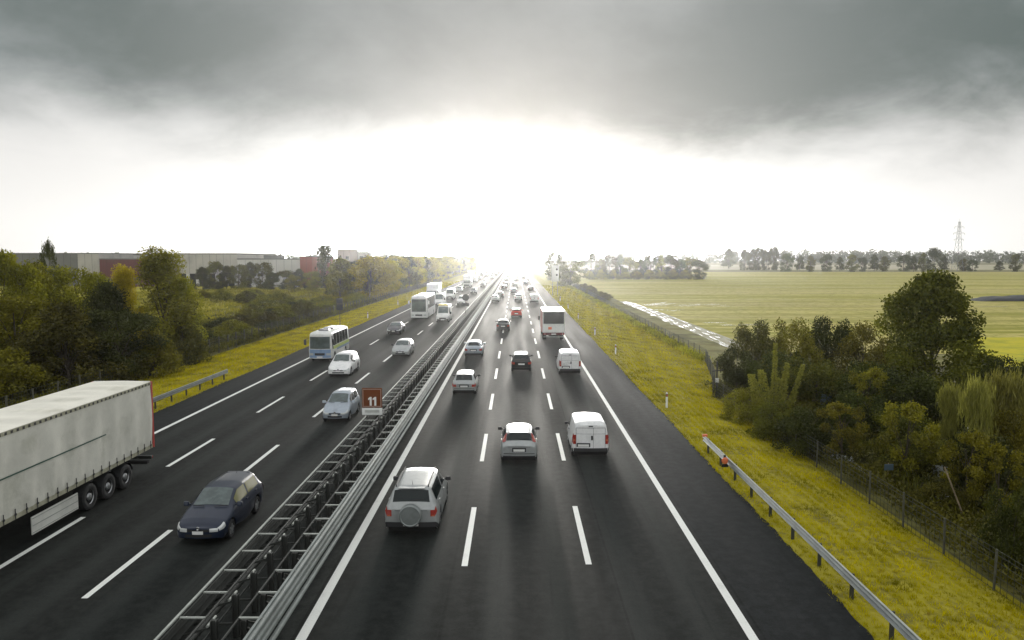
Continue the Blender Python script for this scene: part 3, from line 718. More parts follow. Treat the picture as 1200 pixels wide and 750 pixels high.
# ------------------------------------------------------------------ buses, vans and lorries
def make_bus(label, m, L, Wd, H, wsz, lower=None, coach=False, name='coach', cat='coach', grp=None):
    root = empty(name, (0,0,0), 0, label, cat, grp); f = L/2; w = Wd/2
    sts = [(f, .34, w*.92, 1.05, w*.94, H-.22, w*.84, .06), (f-.16, .30, w*.99, 1.05, w, H-.12, w*.90, .08), (f-.6, .30, w, 1.1, w, H-.08, w*.90, .09),
           (-f+.3, .30, w, 1.1, w, H-.08, w*.90, .09), (-f+.05, .32, w*.98, 1.1, w*.98, H-.14, w*.88, .07), (-f, .36, w*.95, 1.1, w*.95, H-.22, w*.84, .05)]
    r = .40 if not coach else .5
    sh = Shell(sts, [(f-(1.2 if not coach else 2.3), r, r+.08), (-f+(1.6 if not coach else 3.0), r, r+.08)], bulge_f=.22, rr=.07, rs=.1)
    sh.mesh().build('body', M[m], root, 42)
    mb = MB(); mb.box(-w*.85, w*.85, -f+.2, f-.3, .22, .62); mb.build('underbody', M['under'], root)
    wheels(root, w-.02, (f-(1.2 if not coach else 2.3), -f+(1.6 if not coach else 3.0)), r, .28)
    mb = MB(); mb.grid(sh.rect(False, -w*.84, w*.84, wsz[0], wsz[1], .015, 10)); mb.build('windscreen', M['glass2'], root, 60)
    mb = MB()
    for k in (-1, 1): mb.tube((k*.1, f+.28, wsz[0]+.03), (k*w*.6, f+.22, wsz[0]+.12), .018)
    mb.build('wiper', M['plastic'], root)
    for sg in (1, -1):
        conv = (lambda P: P) if sg > 0 else mirP
        n = 5 if not coach else 7
        for k in range(n):
            a0 = 2.04+.93*k/n; a1 = a0+.93/n-.015
            mb = MB(); mb.grid(conv(sh.patch(a0, a1, 3.22, 3.88, .012, 3, 3))); mb.build('side_window', M['glass'], root)
        mb = MB(); mb.grid(conv(sh.patch(1.15, 1.92, 3.05, 3.82, .012, 3, 3))); mb.build('cab_window', M['glass'], root)
        mb = MB(); mb.grid(conv(sh.rect(False, w*.55, w*.88, .62, .82, .015))); mb.build('headlight', M['lamp'], root)
        mb = MB(); mb.bar((sg*w, f-.1, wsz[1]-.2), (sg*(w+.24), f+.15, wsz[1]-.25), .05, .05); mb.bbox(sg*(w+.24)-.11, sg*(w+.24)+.11, f+.1, f+.2, wsz[1]-.75, wsz[1]-.25, .03)
        mb.build('door_mirror', M['plastic'] if not coach else M['white'], root, 40)
        mb = MB(); mb.grid(conv(sh.rect(True, w*.78, w*.90, .7, 1.2, .012))); mb.build('tail_light', M['redlens'], root)
    if lower:
        mb = MB(); mb.grid(sh.rect(False, -w*.90, w*.90, .40, wsz[0]-.06, .010, 10)); mb.build('front_panel', M[lower], root, 60)
        for sg in (1,-1):
            mb = MB(); P = sh.patch(2.2, 4.0, 2.05, 3.02, .009, 10, 3); mb.grid(P if sg > 0 else mirP(P)); mb.build('side_panel', M[lower], root, 60)
            # the diagonal pale green band
            P = sh.patch(2.0, 4.0, 3.0, 3.18, .014, 10, 2); mb = MB(); mb.grid(P if sg > 0 else mirP(P)); mb.build('green_band', M['green'], root, 60)
    mb = MB(); mb.grid(sh.rect(False, -w*.42, w*.42, .62, .84, .017, 6)); mb.build('grille', M['gap'], root)
    mb = MB(); mb.grid(sh.rect(False, -.26, .26, .42, .54, .03, 4)); mb.build('number_plate', M['plate'], root)
    for yy, ln in ((f-1.6, .8), (f-3.4, .9)) if not coach else ((f-3, 1.6), (f-7, 1.6)):
        mb = MB(); mb.bbox(-w*.42, w*.42, yy-ln/2, yy+ln/2, H-.03, H+.12, .05); mb.build('roof_hatch', M['grey'] if not coach else M['white'], root, 40)
    mb = MB(); mb.grid(sh.rect(True, -w*.72, w*.72, 1.5, H-.5, .012)); mb.build('rear_window', M['glass'], root)
    return root
minibus = nose_at(make_bus('blue and white minibus with black side windows on the oncoming slow lane', 'white2', 7.2, 2.15, 2.75, (1.22,2.32), lower='bus_blue', name='minibus', cat='minibus'), 7.2, -17.75, 68.0)
coach = nose_at(make_bus('big white coach with dark windscreen, oncoming behind the dark grey saloon', 'white', 12, 2.55, 3.65, (1.25,3.15), coach=True, grp='oncoming coaches and lorries'), 12, -14.7, 114.5)

def box_lorry_front(label, L=9.5, H=3.9, m='white', band='grey', grp='oncoming coaches and lorries', name='lorry'):
    root = empty(name, (0,0,0), 0, label, 'lorry', grp); f = L/2; w = 1.22
    sts = [(f, .4, w*.92, 1.3, w*.94, 2.6, w*.86, .05), (f-.15, .36, w*.97, 1.3, w*.98, 2.75, w*.9, .06), (f-1.9, .36, w*.97, 1.3, w*.98, 2.85, w*.92, .06), (f-2.0, .36, w*.95, 1.3, w*.95, 2.8, w*.9, .05)]
    sh = Shell(sts, [(f-1.1,.5,.58)], bulge=0, bulge_f=.14)
    sh.mesh().build('cab', M[m], root, 42)
    mb = MB(); mb.grid(sh.rect(False, -w*.84, w*.84, 1.55, 2.4, .015, 8)); mb.build('windscreen', M['glass2'], root, 60)
    mb = MB(); mb.grid(sh.rect(False, -w*.7, w*.7, .75, 1.2, .012, 8)); mb.build('grille', M[band], root, 60)
    mb = MB(); mb.grid(sh.rect(False, -w*.9, w*.9, .4, .6, .02, 8)); mb.build('bumper', M['plastic'], root, 60)
    for sg in (1,-1):
        mb = MB(); P = sh.patch(1.1, 1.8, 3.15, 3.8, .012, 3, 3); mb.grid(P if sg > 0 else mirP(P)); mb.build('side_window', M['glass'], root)
        mb = MB(); mb.grid(sh.rect(False, sg*w*.60, sg*w*.88, .64, .8, .03)); mb.build('headlight', M['lamp'], root)
        mb = MB(); mb.bbox(sg*(w+.18)-.1, sg*(w+.18)+.1, f+.0, f+.1, 1.5, 2.2, .03); mb.bar((sg*w*.95, f-.1, 2.2), (sg*(w+.18), f+.05, 2.15), .04, .04); mb.build('door_mirror', M['plastic'], root)
    mb = MB(); mb.bbox(-1.25, 1.25, -f, f-2.1, 1.0, H, .05); mb.build('cargo_box', M[m], root, 40)
    mb = MB()
    for z in (1.06, H-.08):
        for x in (-1.262, 1.25): mb.box(x, x+.012, -f+.03, f-2.13, z-.05, z)
    mb.build('box_rail', M['alu'], root)
    mb = MB(); mb.box(-.5, .5, -f+.1, f-.4, .6, .99); mb.box(-1.1,1.1,-f+3,-f+5,.5,.95); mb.build('chassis', M['under'], root)
    wheels(root, 1.2, (f-1.1, -f+1.9), .5, .3)
    return root
lorry_a = nose_at(box_lorry_front('white box lorry in the oncoming slow lane, behind the coach'), 9.5, -17.6, 158)

def make_panel_van_front(label, m='white2', grp='oncoming vans', amb=False, L=5.4, H=2.45):
    root = empty('van', (0,0,0), 0, label, 'ambulance' if amb else 'van', grp); f = L/2; w = .98
    sts = [(f, .30, w*.84, .80, w*.80, .86, w*.62, .03), (f-.12, .25, w*.95, .92, w*.88, .98, w*.76, .04), (f-.75, .23, w, 1.12, w*.93, 1.18, w*.82, .05),
           (f-1.45, .23, w, 1.2, w*.97, H-.16, w*.82, .06), (f-2.0, .23, w, 1.2, w*.98, H-.08, w*.85, .06), (-f+.1, .23, w, 1.2, w*.98, H-.08, w*.86, .05), (-f, .3, w*.97, 1.2, w*.96, H-.16, w*.82, .04)]
    sh = Shell(sts, [(f-.9,.34,.41), (-f+1.05,.34,.41)], bulge_f=.08)
    sh.mesh().build('body', M[m], root, 42)
    mb = MB(); mb.box(-w*.84, w*.84, -f+.12, f-.25, .2, .55); mb.build('underbody', M['under'], root)
    wheels(root, w-.02, (f-.9, -f+1.05), .34, .22)
    mb = MB(); mb.grid(sh.patch(2.12, 2.93, 4.2, 7.8, .012, 6, 8)); mb.build('windscreen', M['glass2'], root, 60)
    for sg in (1,-1):
        conv = (lambda P: P) if sg > 0 else mirP
        mb = MB(); mb.grid(conv(sh.patch(2.5, 3.0, 3.1, 3.8, .010, 3, 3))); mb.grid(conv(sh.patch(3.0, 4.1, 3.1, 3.8, .010, 3, 3))); mb.build('side_window', M['glass'], root)
        mb = MB(); mb.grid(conv(sh.patch(.05, 1.2, 2.4, 3.3, .012, 5, 3))); mb.build('headlight', M['lamp'], root)
        mb = MB(); mb.bbox(sg*(w+.13)-.1, sg*(w+.13)+.1, f-1.0, f-.9, 1.2, 1.55, .03); mb.bar((sg*w*.9, f-1.0, 1.25), (sg*(w+.13), f-.95, 1.3), .05, .05); mb.build('door_mirror', M['plastic'], root)
        mb = MB(); mb.grid(conv(sh.patch(4.0, 4.01, 1.0, 3.8, .006, 1, 6))); mb.build('door_seam', M['gap'], root)
    mb = MB(); mb.grid(sh.rect(False, -w*.5, w*.5, .58, .74, .012)); mb.build('grille', M['gap'], root)
    mb = MB(); mb.grid(sh.rect(False, -w*.86, w*.86, .32, .52, .02, 8)); mb.build('front_bumper', M['plastic'], root, 60)
    mb = MB(); mb.grid(sh.rect(False, -.26, .26, .40, .51, .04)); mb.build('number_plate', M['plate'], root)
    if amb:
        mb = MB(); mb.bbox(-.75, .75, f-2.25, f-1.75, H-.06, H+.2, .05); mb.build('roof_light_bar', M['yellow_bar'], root, 40)
        mb = MB(); mb.grid(sh.patch(.25, 1.9, 4.3, 7.7, .012, 5, 6)); mb.build('bonnet_panel', M['white2'], root, 60)
    return root
M['galvm'] = mat('dull_rail_steel', (.17,.19,.185), .5, .5, var=.2, vscale=1.5)
M['yellow_bar'] = paint('yellow_panel', (.65,.55,.12))
van_amb = nose_at(make_panel_van_front('cream white van with a yellow panel over its windscreen, beside the coach', amb=True, grp='oncoming vans'), 5.4, -10.6, 109.3)
van_b = nose_at(make_panel_van_front('white van in the oncoming middle lane directly behind the coach', m='white'), 5.4, -14.9, 146)
van_c = nose_at(clone(van_b, (0,0,0), 0, 'tall white van, second one behind the coach in the middle lane'), 5.4, -14.8, 169)
# box lorry seen from behind (outbound slow lane)
def rear_lorry():
    root = empty('lorry', (0,0,0), 0, 'lorry seen from behind with a black upper rear panel above a white band', 'lorry'); L = 9.0; f = L/2; H = 3.45; w = 1.27
    mb = MB(); mb.bbox(-w, w, -f, f-2.2, .98, H, .06); mb.build('cargo_box', M['white2'], root, 40)
    mb = MB(); mb.box(-w-.012, -w, -f+.06, f-2.25, 1.05, H-.1); mb.build('side_tarp', mat('faded_red_tarp', (.50,.20,.17), .6, var=.12), root)
    mb = MB(); mb.bbox(-w+.1, w-.1, -f-.04, -f-.002, 1.98, H-.16, .02); mb.build('upper_rear_panel', M['dark'], root, 40)
    mb = MB()
    for x in (-w+.02, w-.06): mb.box(x, x+.04, -f-.05, -f-.003, 1.0, H-.05)
    mb.box(-w+.06, w-.06, -f-.05, -f-.003, H-.14, H-.06); mb.box(-w+.06, w-.06, -f-.05, -f-.003, 1.90, 1.97); mb.build('rear_frame', M['alu'], root)
    mb = MB(); mb.box(-.62, -.22, -f-.015, -f-.003, 1.32, 1.62); mb.build('orange_plate', M['orange'], root)
    mb = MB(); mb.box(-w+.06, w-.06, -f-.06, -f-.004, .70, .975); mb.build('rear_sill', M['maroon'], root)
    for x in (-w+.12, w-.42):
        mb = MB(); mb.box(x, x+.3, -f-.09, -f-.062, .74, .9); l = mb.build('tail_light', M['redlens'], root)
        mb = MB(); mb.box(x+.1, x+.2, -f-.105, -f-.092, .76, .88); mb.build('reversing_lens', M['lamp'], l)
    mb = MB(); mb.bbox(-w+.1, w-.1, -f-.02, -f+.1, .42, .56, .02); mb.build('underrun_bar', M['galv'], root)
    mb = MB(); mb.box(-.26, .26, -f-.075, -f-.062, .74, .86); mb.build('number_plate', M['plate'], root)
    mb = MB(); mb.box(-.5, .5, -f+.1, f-.6, .5, .95); mb.build('chassis', M['under'], root)
    sts = [(f, .4, 1.1, 1.2, 1.1, 2.5, 1.0, .05), (f-.15, .36, 1.17, 1.2, 1.17, 2.65, 1.05, .06), (f-1.95, .36, 1.17, 1.2, 1.17, 2.7, 1.05, .06), (f-2.1, .36, 1.15, 1.2, 1.15, 2.65, 1.03, .05)]
    sh = Shell(sts, [(f-1.1,.46,.54)], bulge=0); sh.mesh().build('cab', M['red'], root, 42)
    for sg in (1,-1):
        mb = MB(); mb.bbox(sg*1.40-.1, sg*1.40+.1, f-.3, f-.2, 1.7, 2.2, .03); mb.bar((sg*1.15, f-.3, 2.1), (sg*1.4, f-.25, 2.1), .04, .04); mb.build('door_mirror', M['plastic'], root)
    wheels(root, 1.2, (f-1.1, -f+1.7), .46, .4)
    return root
lorry_rear = rear_at(rear_lorry(), 9.0, 4.35, 85.3)

# the curtain-sided semi-trailer and its tractor
def make_trailer():
    root = empty('articulated_lorry', (-17.28, 32.7, 0.004), math.pi, 'articulated lorry with a dirty cream white curtain trailer carrying a thin dark green line', 'lorry')
    # local: tail at y=0, running to +y (towards the bridge); the visible side (world +x) is local -x
    w = 1.275; L = 13.6; z0, z1 = 1.30, 4.08
    rnd = random.Random(2)
    for sg in (-1, 1):
        mb = MB(); rows = []
        for k in range(91):
            y = .12+(L-.24)*k/90; row = []
            for j in range(13):
                z = z0+(z1-.14-z0)*j/12; t = j/12
                bulge = .020*math.sin(y*4.6)*math.sin(math.pi*t) + .028*math.sin(y*.9+1)*math.sin(math.pi*t)+.012*math.sin(y*11+z*2)*(1-t)**2
                row.append((sg*(w+.012+bulge), y, z))
            rows.append(row)
        mb.grid(rows); mb.build('side_curtain', M['tarp'], root, 60)
        mb = MB(); mb.extrude_y([(0,0),(sg*.03,0),(sg*.03,.12),(0,.12)], np.linspace(.02, L-.02, 30), x=sg*w, closed=True); mb.v = [(x,y,z+z1-.15) for x,y,z in mb.v]; mb.build('upper_rail', M['strap'], root)
        mb = MB()
        for k in range(46): y = .25+k*.29; mb.box(sg*(w+.032)-.006, sg*(w+.032)+.006, y-.05, y+.05, z1-.14, z1-.05)
        mb.build('rail_runner', M['plastic'], root)
        mb = MB(); mb.box(min(sg*(w-.02), sg*(w+.01)), max(sg*(w-.02), sg*(w+.01)), .1, L-.1, z0-.16, z0+.01); mb.build('side_rave', M['strap'], root)
        for k in range(24):
            y = .35+k*.56; mb = MB()
            mb.box(min(sg*(w+.045), sg*(w+.058)), max(sg*(w+.045), sg*(w+.058)), y-.018, y+.018, z0-.14, z0+.20)
            mb.box(min(sg*(w+.045), sg*(w+.075)), max(sg*(w+.045), sg*(w+.075)), y-.035, y+.035, z0-.02, z0+.05)
            mb.build('curtain_strap', M['plastic'], root)
    mb = MB(); mb.box(-w-.075, -w-.067, 3.9, 13.4, 2.60, 2.645); mb.build('green_line', M['stripe'], root)
    mb = MB(); rows = []
    for k in range(60):
        y = .03+(L-.06)*k/59; rows.append([(x, y, z1-.03+.05*math.cos(x/w*1.4)+.018*math.sin(y*5.0)*math.cos(x/w*1.5)) for x in np.linspace(-w, w, 11)])
    mb.grid(rows); mb.build('roof', M['tarproof'], root, 60)
    for sg in (-1,1):
        mb = MB(); mb.box(min(sg*(w-.05), sg*(w+.035)), max(sg*(w-.05), sg*(w+.035)), -.04, .10, z0-.15, z1-.02); mb.build('rear_corner_post', M['redtrim'], root)
    mb = MB(); mb.box(-w+.05, w-.05, -.03, .08, z1-.14, z1+.0); mb.build('rear_header', M['alu'], root)
    for sg in (-1,1):
        mb = MB(); mb.box(min(sg*.01, sg*(w-.06)), max(sg*.01, sg*(w-.06)), -.02, .05, z0, z1-.15)
        mb.build('rear_door', M['tarproof'], root)
        for x in (.3, .9):
            mb = MB(); mb.tube((sg*x,-.045,z0),(sg*x,-.045,z1-.2),.018); mb.build('door_lock_bar', M['galv'], root)
    mb = MB(); mb.box(-w+.03, w-.03, .12, L-.1, z0-.06, z1-.08); mb.build('cargo_volume', M['tarp'], root)
    mb = MB(); mb.box(-.5, .5, .1, L-.3, .85, z0-.07); mb.box(-1.2, 1.2, .3, .5, .5, .62); mb.box(-w+.02,w-.02,.02,.3,z0-.16,z0-.02); mb.build('chassis', M['under'], root)
    mb = MB(); mb.bbox(-1.2, 1.2, -.02, .1, .62, .76, .02); mb.build('underrun_bar', M['galvd'], root)
    for sg in (-1,1):
        mb = MB(); mb.box(min(sg*1.0,sg*1.2), max(sg*1.0,sg*1.2), -.06,-.025,.64,.74); mb.build('tail_light', M['redlens'], root)
        mb = MB(); mb.box(min(sg*1.20,sg*1.235), max(sg*1.20,sg*1.235), 5.75, 8.4, .30, .90); q = mb.build('side_guard', M['alu'], root)
        mb = MB()
        for z in (.36,.84,.60): mb.box(min(sg*1.236,sg*1.25), max(sg*1.236,sg*1.25), 5.78, 8.37, z-.012, z+.012)
        mb.build('guard_rib', M['galvl'], q)
    wheels(root, 1.25, (2.35, 3.66, 4.97), .50, .385)
    for sg in (-1,1):
        for y in (2.35,3.66,4.97):
            mb = MB(); P = [[(sg*xx, y+.56*math.cos(a), .5+.56*math.sin(a)) for xx in (.86,1.26)] for a in np.linspace(.25, math.pi-.25, 9)]; mb.grid(P); mb.build('mudguard', M['plastic'], root, 60)
    for sg in (-1,1): mb = MB(); mb.tube((sg*.9,L-3,.2),(sg*.9,L-3,1.0),.06); mb.box(sg*.9-.15,sg*.9+.15,L-3.15,L-2.85,.15,.2); mb.build('landing_leg', M['under'], root)
    sts = [(L+2.6,.35,1.14,1.4,1.14,3.5,1.05,.1),(L+2.45,.32,1.24,1.4,1.24,3.65,1.1,.1),(L+.9,.32,1.24,1.4,1.24,3.8,1.12,.1),(L+.4,.32,1.22,1.4,1.22,3.75,1.1,.1)]
    sh = Shell(sts, [(L+1.4,.5,.58)], bulge=0); sh.mesh().build('tractor_cab', M['white'], root, 42)
    mb = MB(); mb.grid(sh.rect(False,-1.0,1.0,1.8,2.8,.015,8)); mb.build('windscreen', M['glass'], root)
    wheels(root, 1.25, (L+1.4, L-2.0), .5, .33)
    return root
trailer = make_trailer()
# ------------------------------------------------------------------ the traffic thinning out into the glare
def far(src, L, x, d, label, away, paintm=None, grp=None, rot=None):
    c = clone(src, (0,0,0), 0, label, group=grp)
    (rear_at if away else nose_at)(c, L, x, d)
    if paintm: repaint(c, paintm, ('body','door_mirror','door_handle','cab','cargo_box'))
    return c
far(van_logo, 4.3, 3.95, 157, 'white van alone in the outbound slow lane beyond the lorry', True, grp='white vans')
for ch in list(bpy.data.objects):
    if ch.name.startswith('line_drawing.'): bpy.data.objects.remove(ch)
KIDS.clear()
far(car_small, 3.85, .66, 166, 'white car with dark bumper ahead of the red car', True, 'white', 'outbound cars')
far(car_hatch, 4.15, -4.3, 160, 'white hatchback beside the median, ahead of the pale blue saloon', True, 'white', 'outbound cars')
far(car_sedan, 4.5, -3.6, 178, 'dark saloon pulling past the white hatchback beside the median', True, 'grey', 'outbound cars')
far(car_wsuv, 4.2, -11.0, 152, 'white off-roader oncoming beside the round sign', False, None, 'oncoming cars')
far(car_sw, 4.2, -15.4, 206, 'silver car between the pale vans and a far lorry', False, None, 'oncoming cars')
far(lorry_a, 9.5, -15.0, 232, 'white lorry with dark grille, farther up the oncoming middle lane', False, None, 'oncoming coaches and lorries')
far(car_navy, 4.03, -11.0, 197, 'dark car close to the median beyond the round sign', False, None, 'oncoming cars')
far(lorry_a, 9.5, -17.9, 300, 'farthest lorry of the oncoming slow lane, nearly lost in glare', False, None, 'oncoming coaches and lorries')
OUT = 'small cars far up the outbound lanes'; ONC = 'small cars far up the oncoming lanes'
lo = 'tiny pale or dark car far up the outbound lanes, seen from behind in white glare'
li = 'tiny pale or dark car far up the oncoming lanes, facing the bridge in white glare'
srcs_o = [(car_hatch,4.15),(car_small,3.85),(car_sedan,4.5),(car_black,3.85)]
srcs_i = [(car_sw,4.2),(car_micro,3.5),(car_navy,4.03),(car_dg,4.5),(car_wsuv,4.2)]
rnd = random.Random(11)
spots = [(.0,243),(4.6,294),(-.45,199),(-3.3,220),(-3.2,250),(.1,290),(3.6,262),(4.4,400),(-3.6,344),(.5,350),(4.3,211),(3.9,340),(-3.7,300),(.3,420),(-3.5,395),(4.2,470),(.2,520),(-3.6,480)]
for i,(x,d) in enumerate(spots):
    s_, L_ = srcs_o[i%4]; far(s_, L_, x, d, lo, True, [None,'white',None,None,'grey','white'][i%6], OUT)
spots = [(-11.3,273),(-15.4,290),(-15.6,322),(-14.2,365),(-10.6,339),(-17.6,262),(-10.3,238)]
for d in range(390, 900, 27):
    for x in (-10.3,-13.9,-17.7):
        if rnd.random() < .62: spots.append((x+rnd.uniform(-.4,.4), d+rnd.uniform(-10,10)))
for i,(x,d) in enumerate(spots):
    s_, L_ = srcs_i[i%5]; far(s_, L_, x, d, li, False, [None,'white','grey',None,'white',None,'black'][i%7], ONC)

# ------------------------------------------------------------------ the median barriers
def w_beam(x, sg, z0, z1, n=3, depth=.08):
    """corrugated beam profile facing sg; points (dx,z)"""
    prof = []; m = n*6
    for i in range(m+1):
        t = i/m; prof.append((x+sg*depth*(.5-.5*math.cos(2*math.pi*n*t)), z0+(z1-z0)*t))
    return prof
def rib_beam(x, sg, z0, z1, n=3, depth=.11):
    h = (z1-z0)/n; prof = []
    for k in range(n):
        b = z0+k*h
        for t, d in ((.02,0),(.10,0),(.16,.75),(.26,1),(.62,1),(.74,.75),(.80,0),(.98,0)): prof.append((x+sg*depth*d, b+h*t))
    return prof
def median_barrier(label, xf, sg, rail_x, post_x, m, edge):
    """xf: face; sg: direction it faces"""
    root = empty('median_barrier', (0, 0, 0), 0, label, 'barrier', 'median barriers')
    ys = [10+k*4 for k in range(0, 16)] + [80, 120, 200, 400, 800, 1300]
    mb = MB(); mb.extrude_y(rib_beam(xf-sg*.11, sg, .52, 1.16), ys); mb.extrude_y([(a-sg*.006, b) for a, b in rib_beam(xf-sg*.11, sg, .52, 1.16)], ys); mb.build('beam', M[m], root, 60)
    mb = MB(); mb.extrude_y([(xf-.03, 1.165),(xf+.03,1.165),(xf+.03,1.20),(xf-.03,1.20)] if sg < 0 else [(xf-.13, 1.163),(xf-.07,1.163),(xf-.07,1.185),(xf-.13,1.185)], ys, closed=True); mb.build('top_edge', M[edge], root)
    mb = MB(); mb.extrude_y([(xf-sg*.05+.07*math.cos(a), .30+.07*math.sin(a)) for a in np.linspace(0, 2*math.pi, 9)[:-1]], ys, closed=True); mb.build('lower_rail', M[m], root, 60)
    mb = MB(); mb.extrude_y([(rail_x+.032*math.cos(a), 1.14+.032*math.sin(a)) for a in np.linspace(0, 2*math.pi, 7)[:-1]], ys, closed=True); mb.build('rear_top_rail', M['galvd'], root, 60)
    if sg < 0:
        mb = MB(); mb.extrude_y([(rail_x+.10+.028*math.cos(a), .80+.028*math.sin(a)) for a in np.linspace(0, 2*math.pi, 7)[:-1]], ys, closed=True); mb.build('rear_middle_rail', M['galvd'], root, 60)
    pm = MB(); s_ = 1 if post_x > rail_x or sg < 0 else -1
    pm.box(post_x-.07, post_x+.07, -.03, .03, 0, 1.10); pm.box(post_x-.07, post_x-.05, -.08, .08, 0, 1.10); pm.box(post_x+.05, post_x+.07, -.08, .08, 0, 1.10)
    pm.bar((post_x, 0, .95), (xf-sg*.10, 0, .72), .04, .05)
    pm.bar((post_x, 0, .35), (xf-sg*.12, 0, .32), .05, .05)
    sm = MB(); sm.bar((rail_x, 0, 1.155), (xf-sg*.06, 0, 1.155), .055, .035)
    dm = MB(); dm.bar((rail_x, 0, 1.10), (xf-sg*.10, .62, .66), .03, .05)
    if sg < 0: cm = MB(); cm.tube((rail_x+.10, -.16, 1.02), (rail_x+.10, .34, 1.02), .035, .035, 7); cme = cm.mesh('tie_sleeve'); cme.materials.append(M['galvl'])
    pme, sme, dme = pm.mesh('post'), sm.mesh('spacer_bar'), dm.mesh('brace'); pme.materials.append(M['galvd']); sme.materials.append(M['galvl']); dme.materials.append(M['galvd'])
    y0 = 16.85-1.333*3
    for k in range(100):
        y = y0+1.333*k
        p = link('post', pme, None, root, (0, y, 0)); q = link('spacer_bar', sme, None, root, (0, y, 0)); link('brace', dme, None, p)
        if sg < 0: link('tie_sleeve', cme, None, p)
    far_p, far_s = MB(), MB()
    for k in range(100, 420):
        y = y0+1.333*k
        far_p.v += [(a, b+y, c) for a, b, c in pm.v]; n = len(far_p.v)-len(pm.v); far_p.f += [tuple(n+i for i in f) for f in pm.f]
        far_s.v += [(a, b+y, c) for a, b, c in sm.v]; n = len(far_s.v)-len(sm.v); far_s.f += [tuple(n+i for i in f) for f in sm.f]
    tag(far_p.build('posts_beyond', M['galvd'], root), kind='stuff'); tag(far_s.build('spacer_bars_beyond', M['galvl'], root), kind='stuff')
    return root
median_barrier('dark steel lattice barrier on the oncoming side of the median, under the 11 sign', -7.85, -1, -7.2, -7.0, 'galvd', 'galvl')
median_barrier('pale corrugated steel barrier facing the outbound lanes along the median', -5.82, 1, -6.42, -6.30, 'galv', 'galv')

def verge_rail(label, x, sg, y0, y1):
    root = empty('guardrail', (0,0,0), 0, label, 'guardrail', 'verge guardrails')
    ys = list(np.arange(y0, y1, 4.0))+[y1]; z = gz(x)
    prof = w_beam(x, sg, z+.50, z+.78, 2, .07)
    mb = MB(); mb.extrude_y(prof, ys); mb.extrude_y([(a-sg*.008, b+.002) for a, b in prof], ys); mb.build('beam', M['galvm'], root, 60)
    mb = MB(); mb.extrude_y([(x-sg*.01, z+.803),(x+sg*.05, z+.803),(x+sg*.05,z+.825),(x-sg*.01,z+.825)], ys, closed=True); mb.build('top_edge', M['galvl'], root)
    mb = MB(); yy = y1
    for a in range(7):
        t0, t1 = a/6*1.3, (a+1)/6*1.3
        mb.add([(x-sg*.25*math.sin(t0)+sg*.04, yy+.25*(1-math.cos(t0))+t0*.12, z+.48),(x-sg*.25*math.sin(t1)+sg*.04, yy+.25*(1-math.cos(t1))+t1*.12, z+.48),(x-sg*.25*math.sin(t1)+sg*.04, yy+.25*(1-math.cos(t1))+t1*.12, z+.80),(x-sg*.25*math.sin(t0)+sg*.04, yy+.25*(1-math.cos(t0))+t0*.12, z+.80)], [(0,1,2,3)])
    mb.build('end_piece', M['galv'], root, 60)
    pm = MB(); pm.box(x-sg*.12-.05, x-sg*.12+.05, -.03, .03, -.3, .74); pm.box(min(x-sg*.07,x-sg*.01), max(x-sg*.07,x-sg*.01), -.06, .06, .5, .72)
    me = pm.mesh('post'); me.materials.append(M['galvd'])
    y = y1-.4
    while y > y0: link('post', me, None, root, (0, y, z)); y -= 2.25
    return root
verge_rail('steel guardrail on the outbound verge ending at a red marker', 9.3, -1, 8, 36.6)
verge_rail('short steel guardrail on the oncoming verge ending beside the trailer', -22.6, 1, 22, 58.5)
g = MB(); g.lathe_y(9.13, 32.2, gz(9.3)+.72, [(0,.0001),(.01,.13),(.05,.15),(.08,.10),(.09,.0001)], 14)
t = empty('warning_lamp', (0,0,0), 0, 'round orange warning lamp on the outbound guardrail', 'lamp'); g.build('lens', M['orange'], t, 50)
g = MB(); g.box(9.10, 9.18, 32.3, 32.38, gz(9.3)+.5, gz(9.3)+.95); g.box(9.0, 9.30, 32.30, 32.36, gz(9.3)+.42, gz(9.3)+.55); g.build('bracket', M['dark'], t)
g = MB(); g.bbox(9.16, 9.40, 36.3, 36.42, gz(9.3)+.80, gz(9.3)+.92, .02); tag(g.build('reflector', M['orange']), 'small red reflector on the far tip of the outbound guardrail', 'reflector')

# ------------------------------------------------------------------ signs and markers
t = empty('distance_sign', (-7.48, 38.8, 0), 0, 'brown square sign reading 11 standing on the median barrier', 'sign')
g = MB(); g.bbox(-.53, .53, 0, .05, 1.68, 2.72, .02); g.build('panel', M['brown'], t, 40)
g = MB()
for a in ((-.48,.48,1.735,1.765),(-.48,.48,2.635,2.665),(-.48,-.45,1.765,2.635),(.45,.48,1.765,2.635)): g.box(a[0],a[1],-.006,-.001,a[2],a[3])
g.build('border', mat('pale_border', (.42,.30,.24), .6), t)
g = MB()
for cx in (-.07, .17):
    g.add([(cx-.05,-.006,1.79),(cx+.055,-.006,1.79),(cx+.055,-.006,2.25),(cx-.03,-.006,2.25),(cx-.13,-.006,2.17),(cx-.13,-.006,2.08),(cx-.05,-.006,2.12)], [(0,1,2,3,4,5,6)])
g.build('number', M['signwhite'], t)
g = MB(); g.bbox(-.53, .53, .0, .04, 1.30, 1.665, .015); g.build('lower_plate', mat('white_plate', (.62,.63,.60), .5, var=.08), t, 40)
g = MB(); g.box(-.38, .38, -.004, -.001, 1.42, 1.56); g.build('worn_strip', M['signplate'], t)
g = MB(); g.tube((-.3,.10,.0),(-.3,.10,2.6),.035); g.tube((.3,.10,.0),(.3,.10,2.6),.035); g.build('pole', M['galvd'], t, 60)
t = empty('round_sign', (-7.5, 113, 0), 0, 'round dark sign back on a pole above the median, seen from behind', 'sign')
g = MB(); g.lathe_y(0, 0, 3.5, [(0,.0001),(0,.5),(.03,.5),(.03,.0001)], 28); g.build('disc', M['signback'], t, 40)
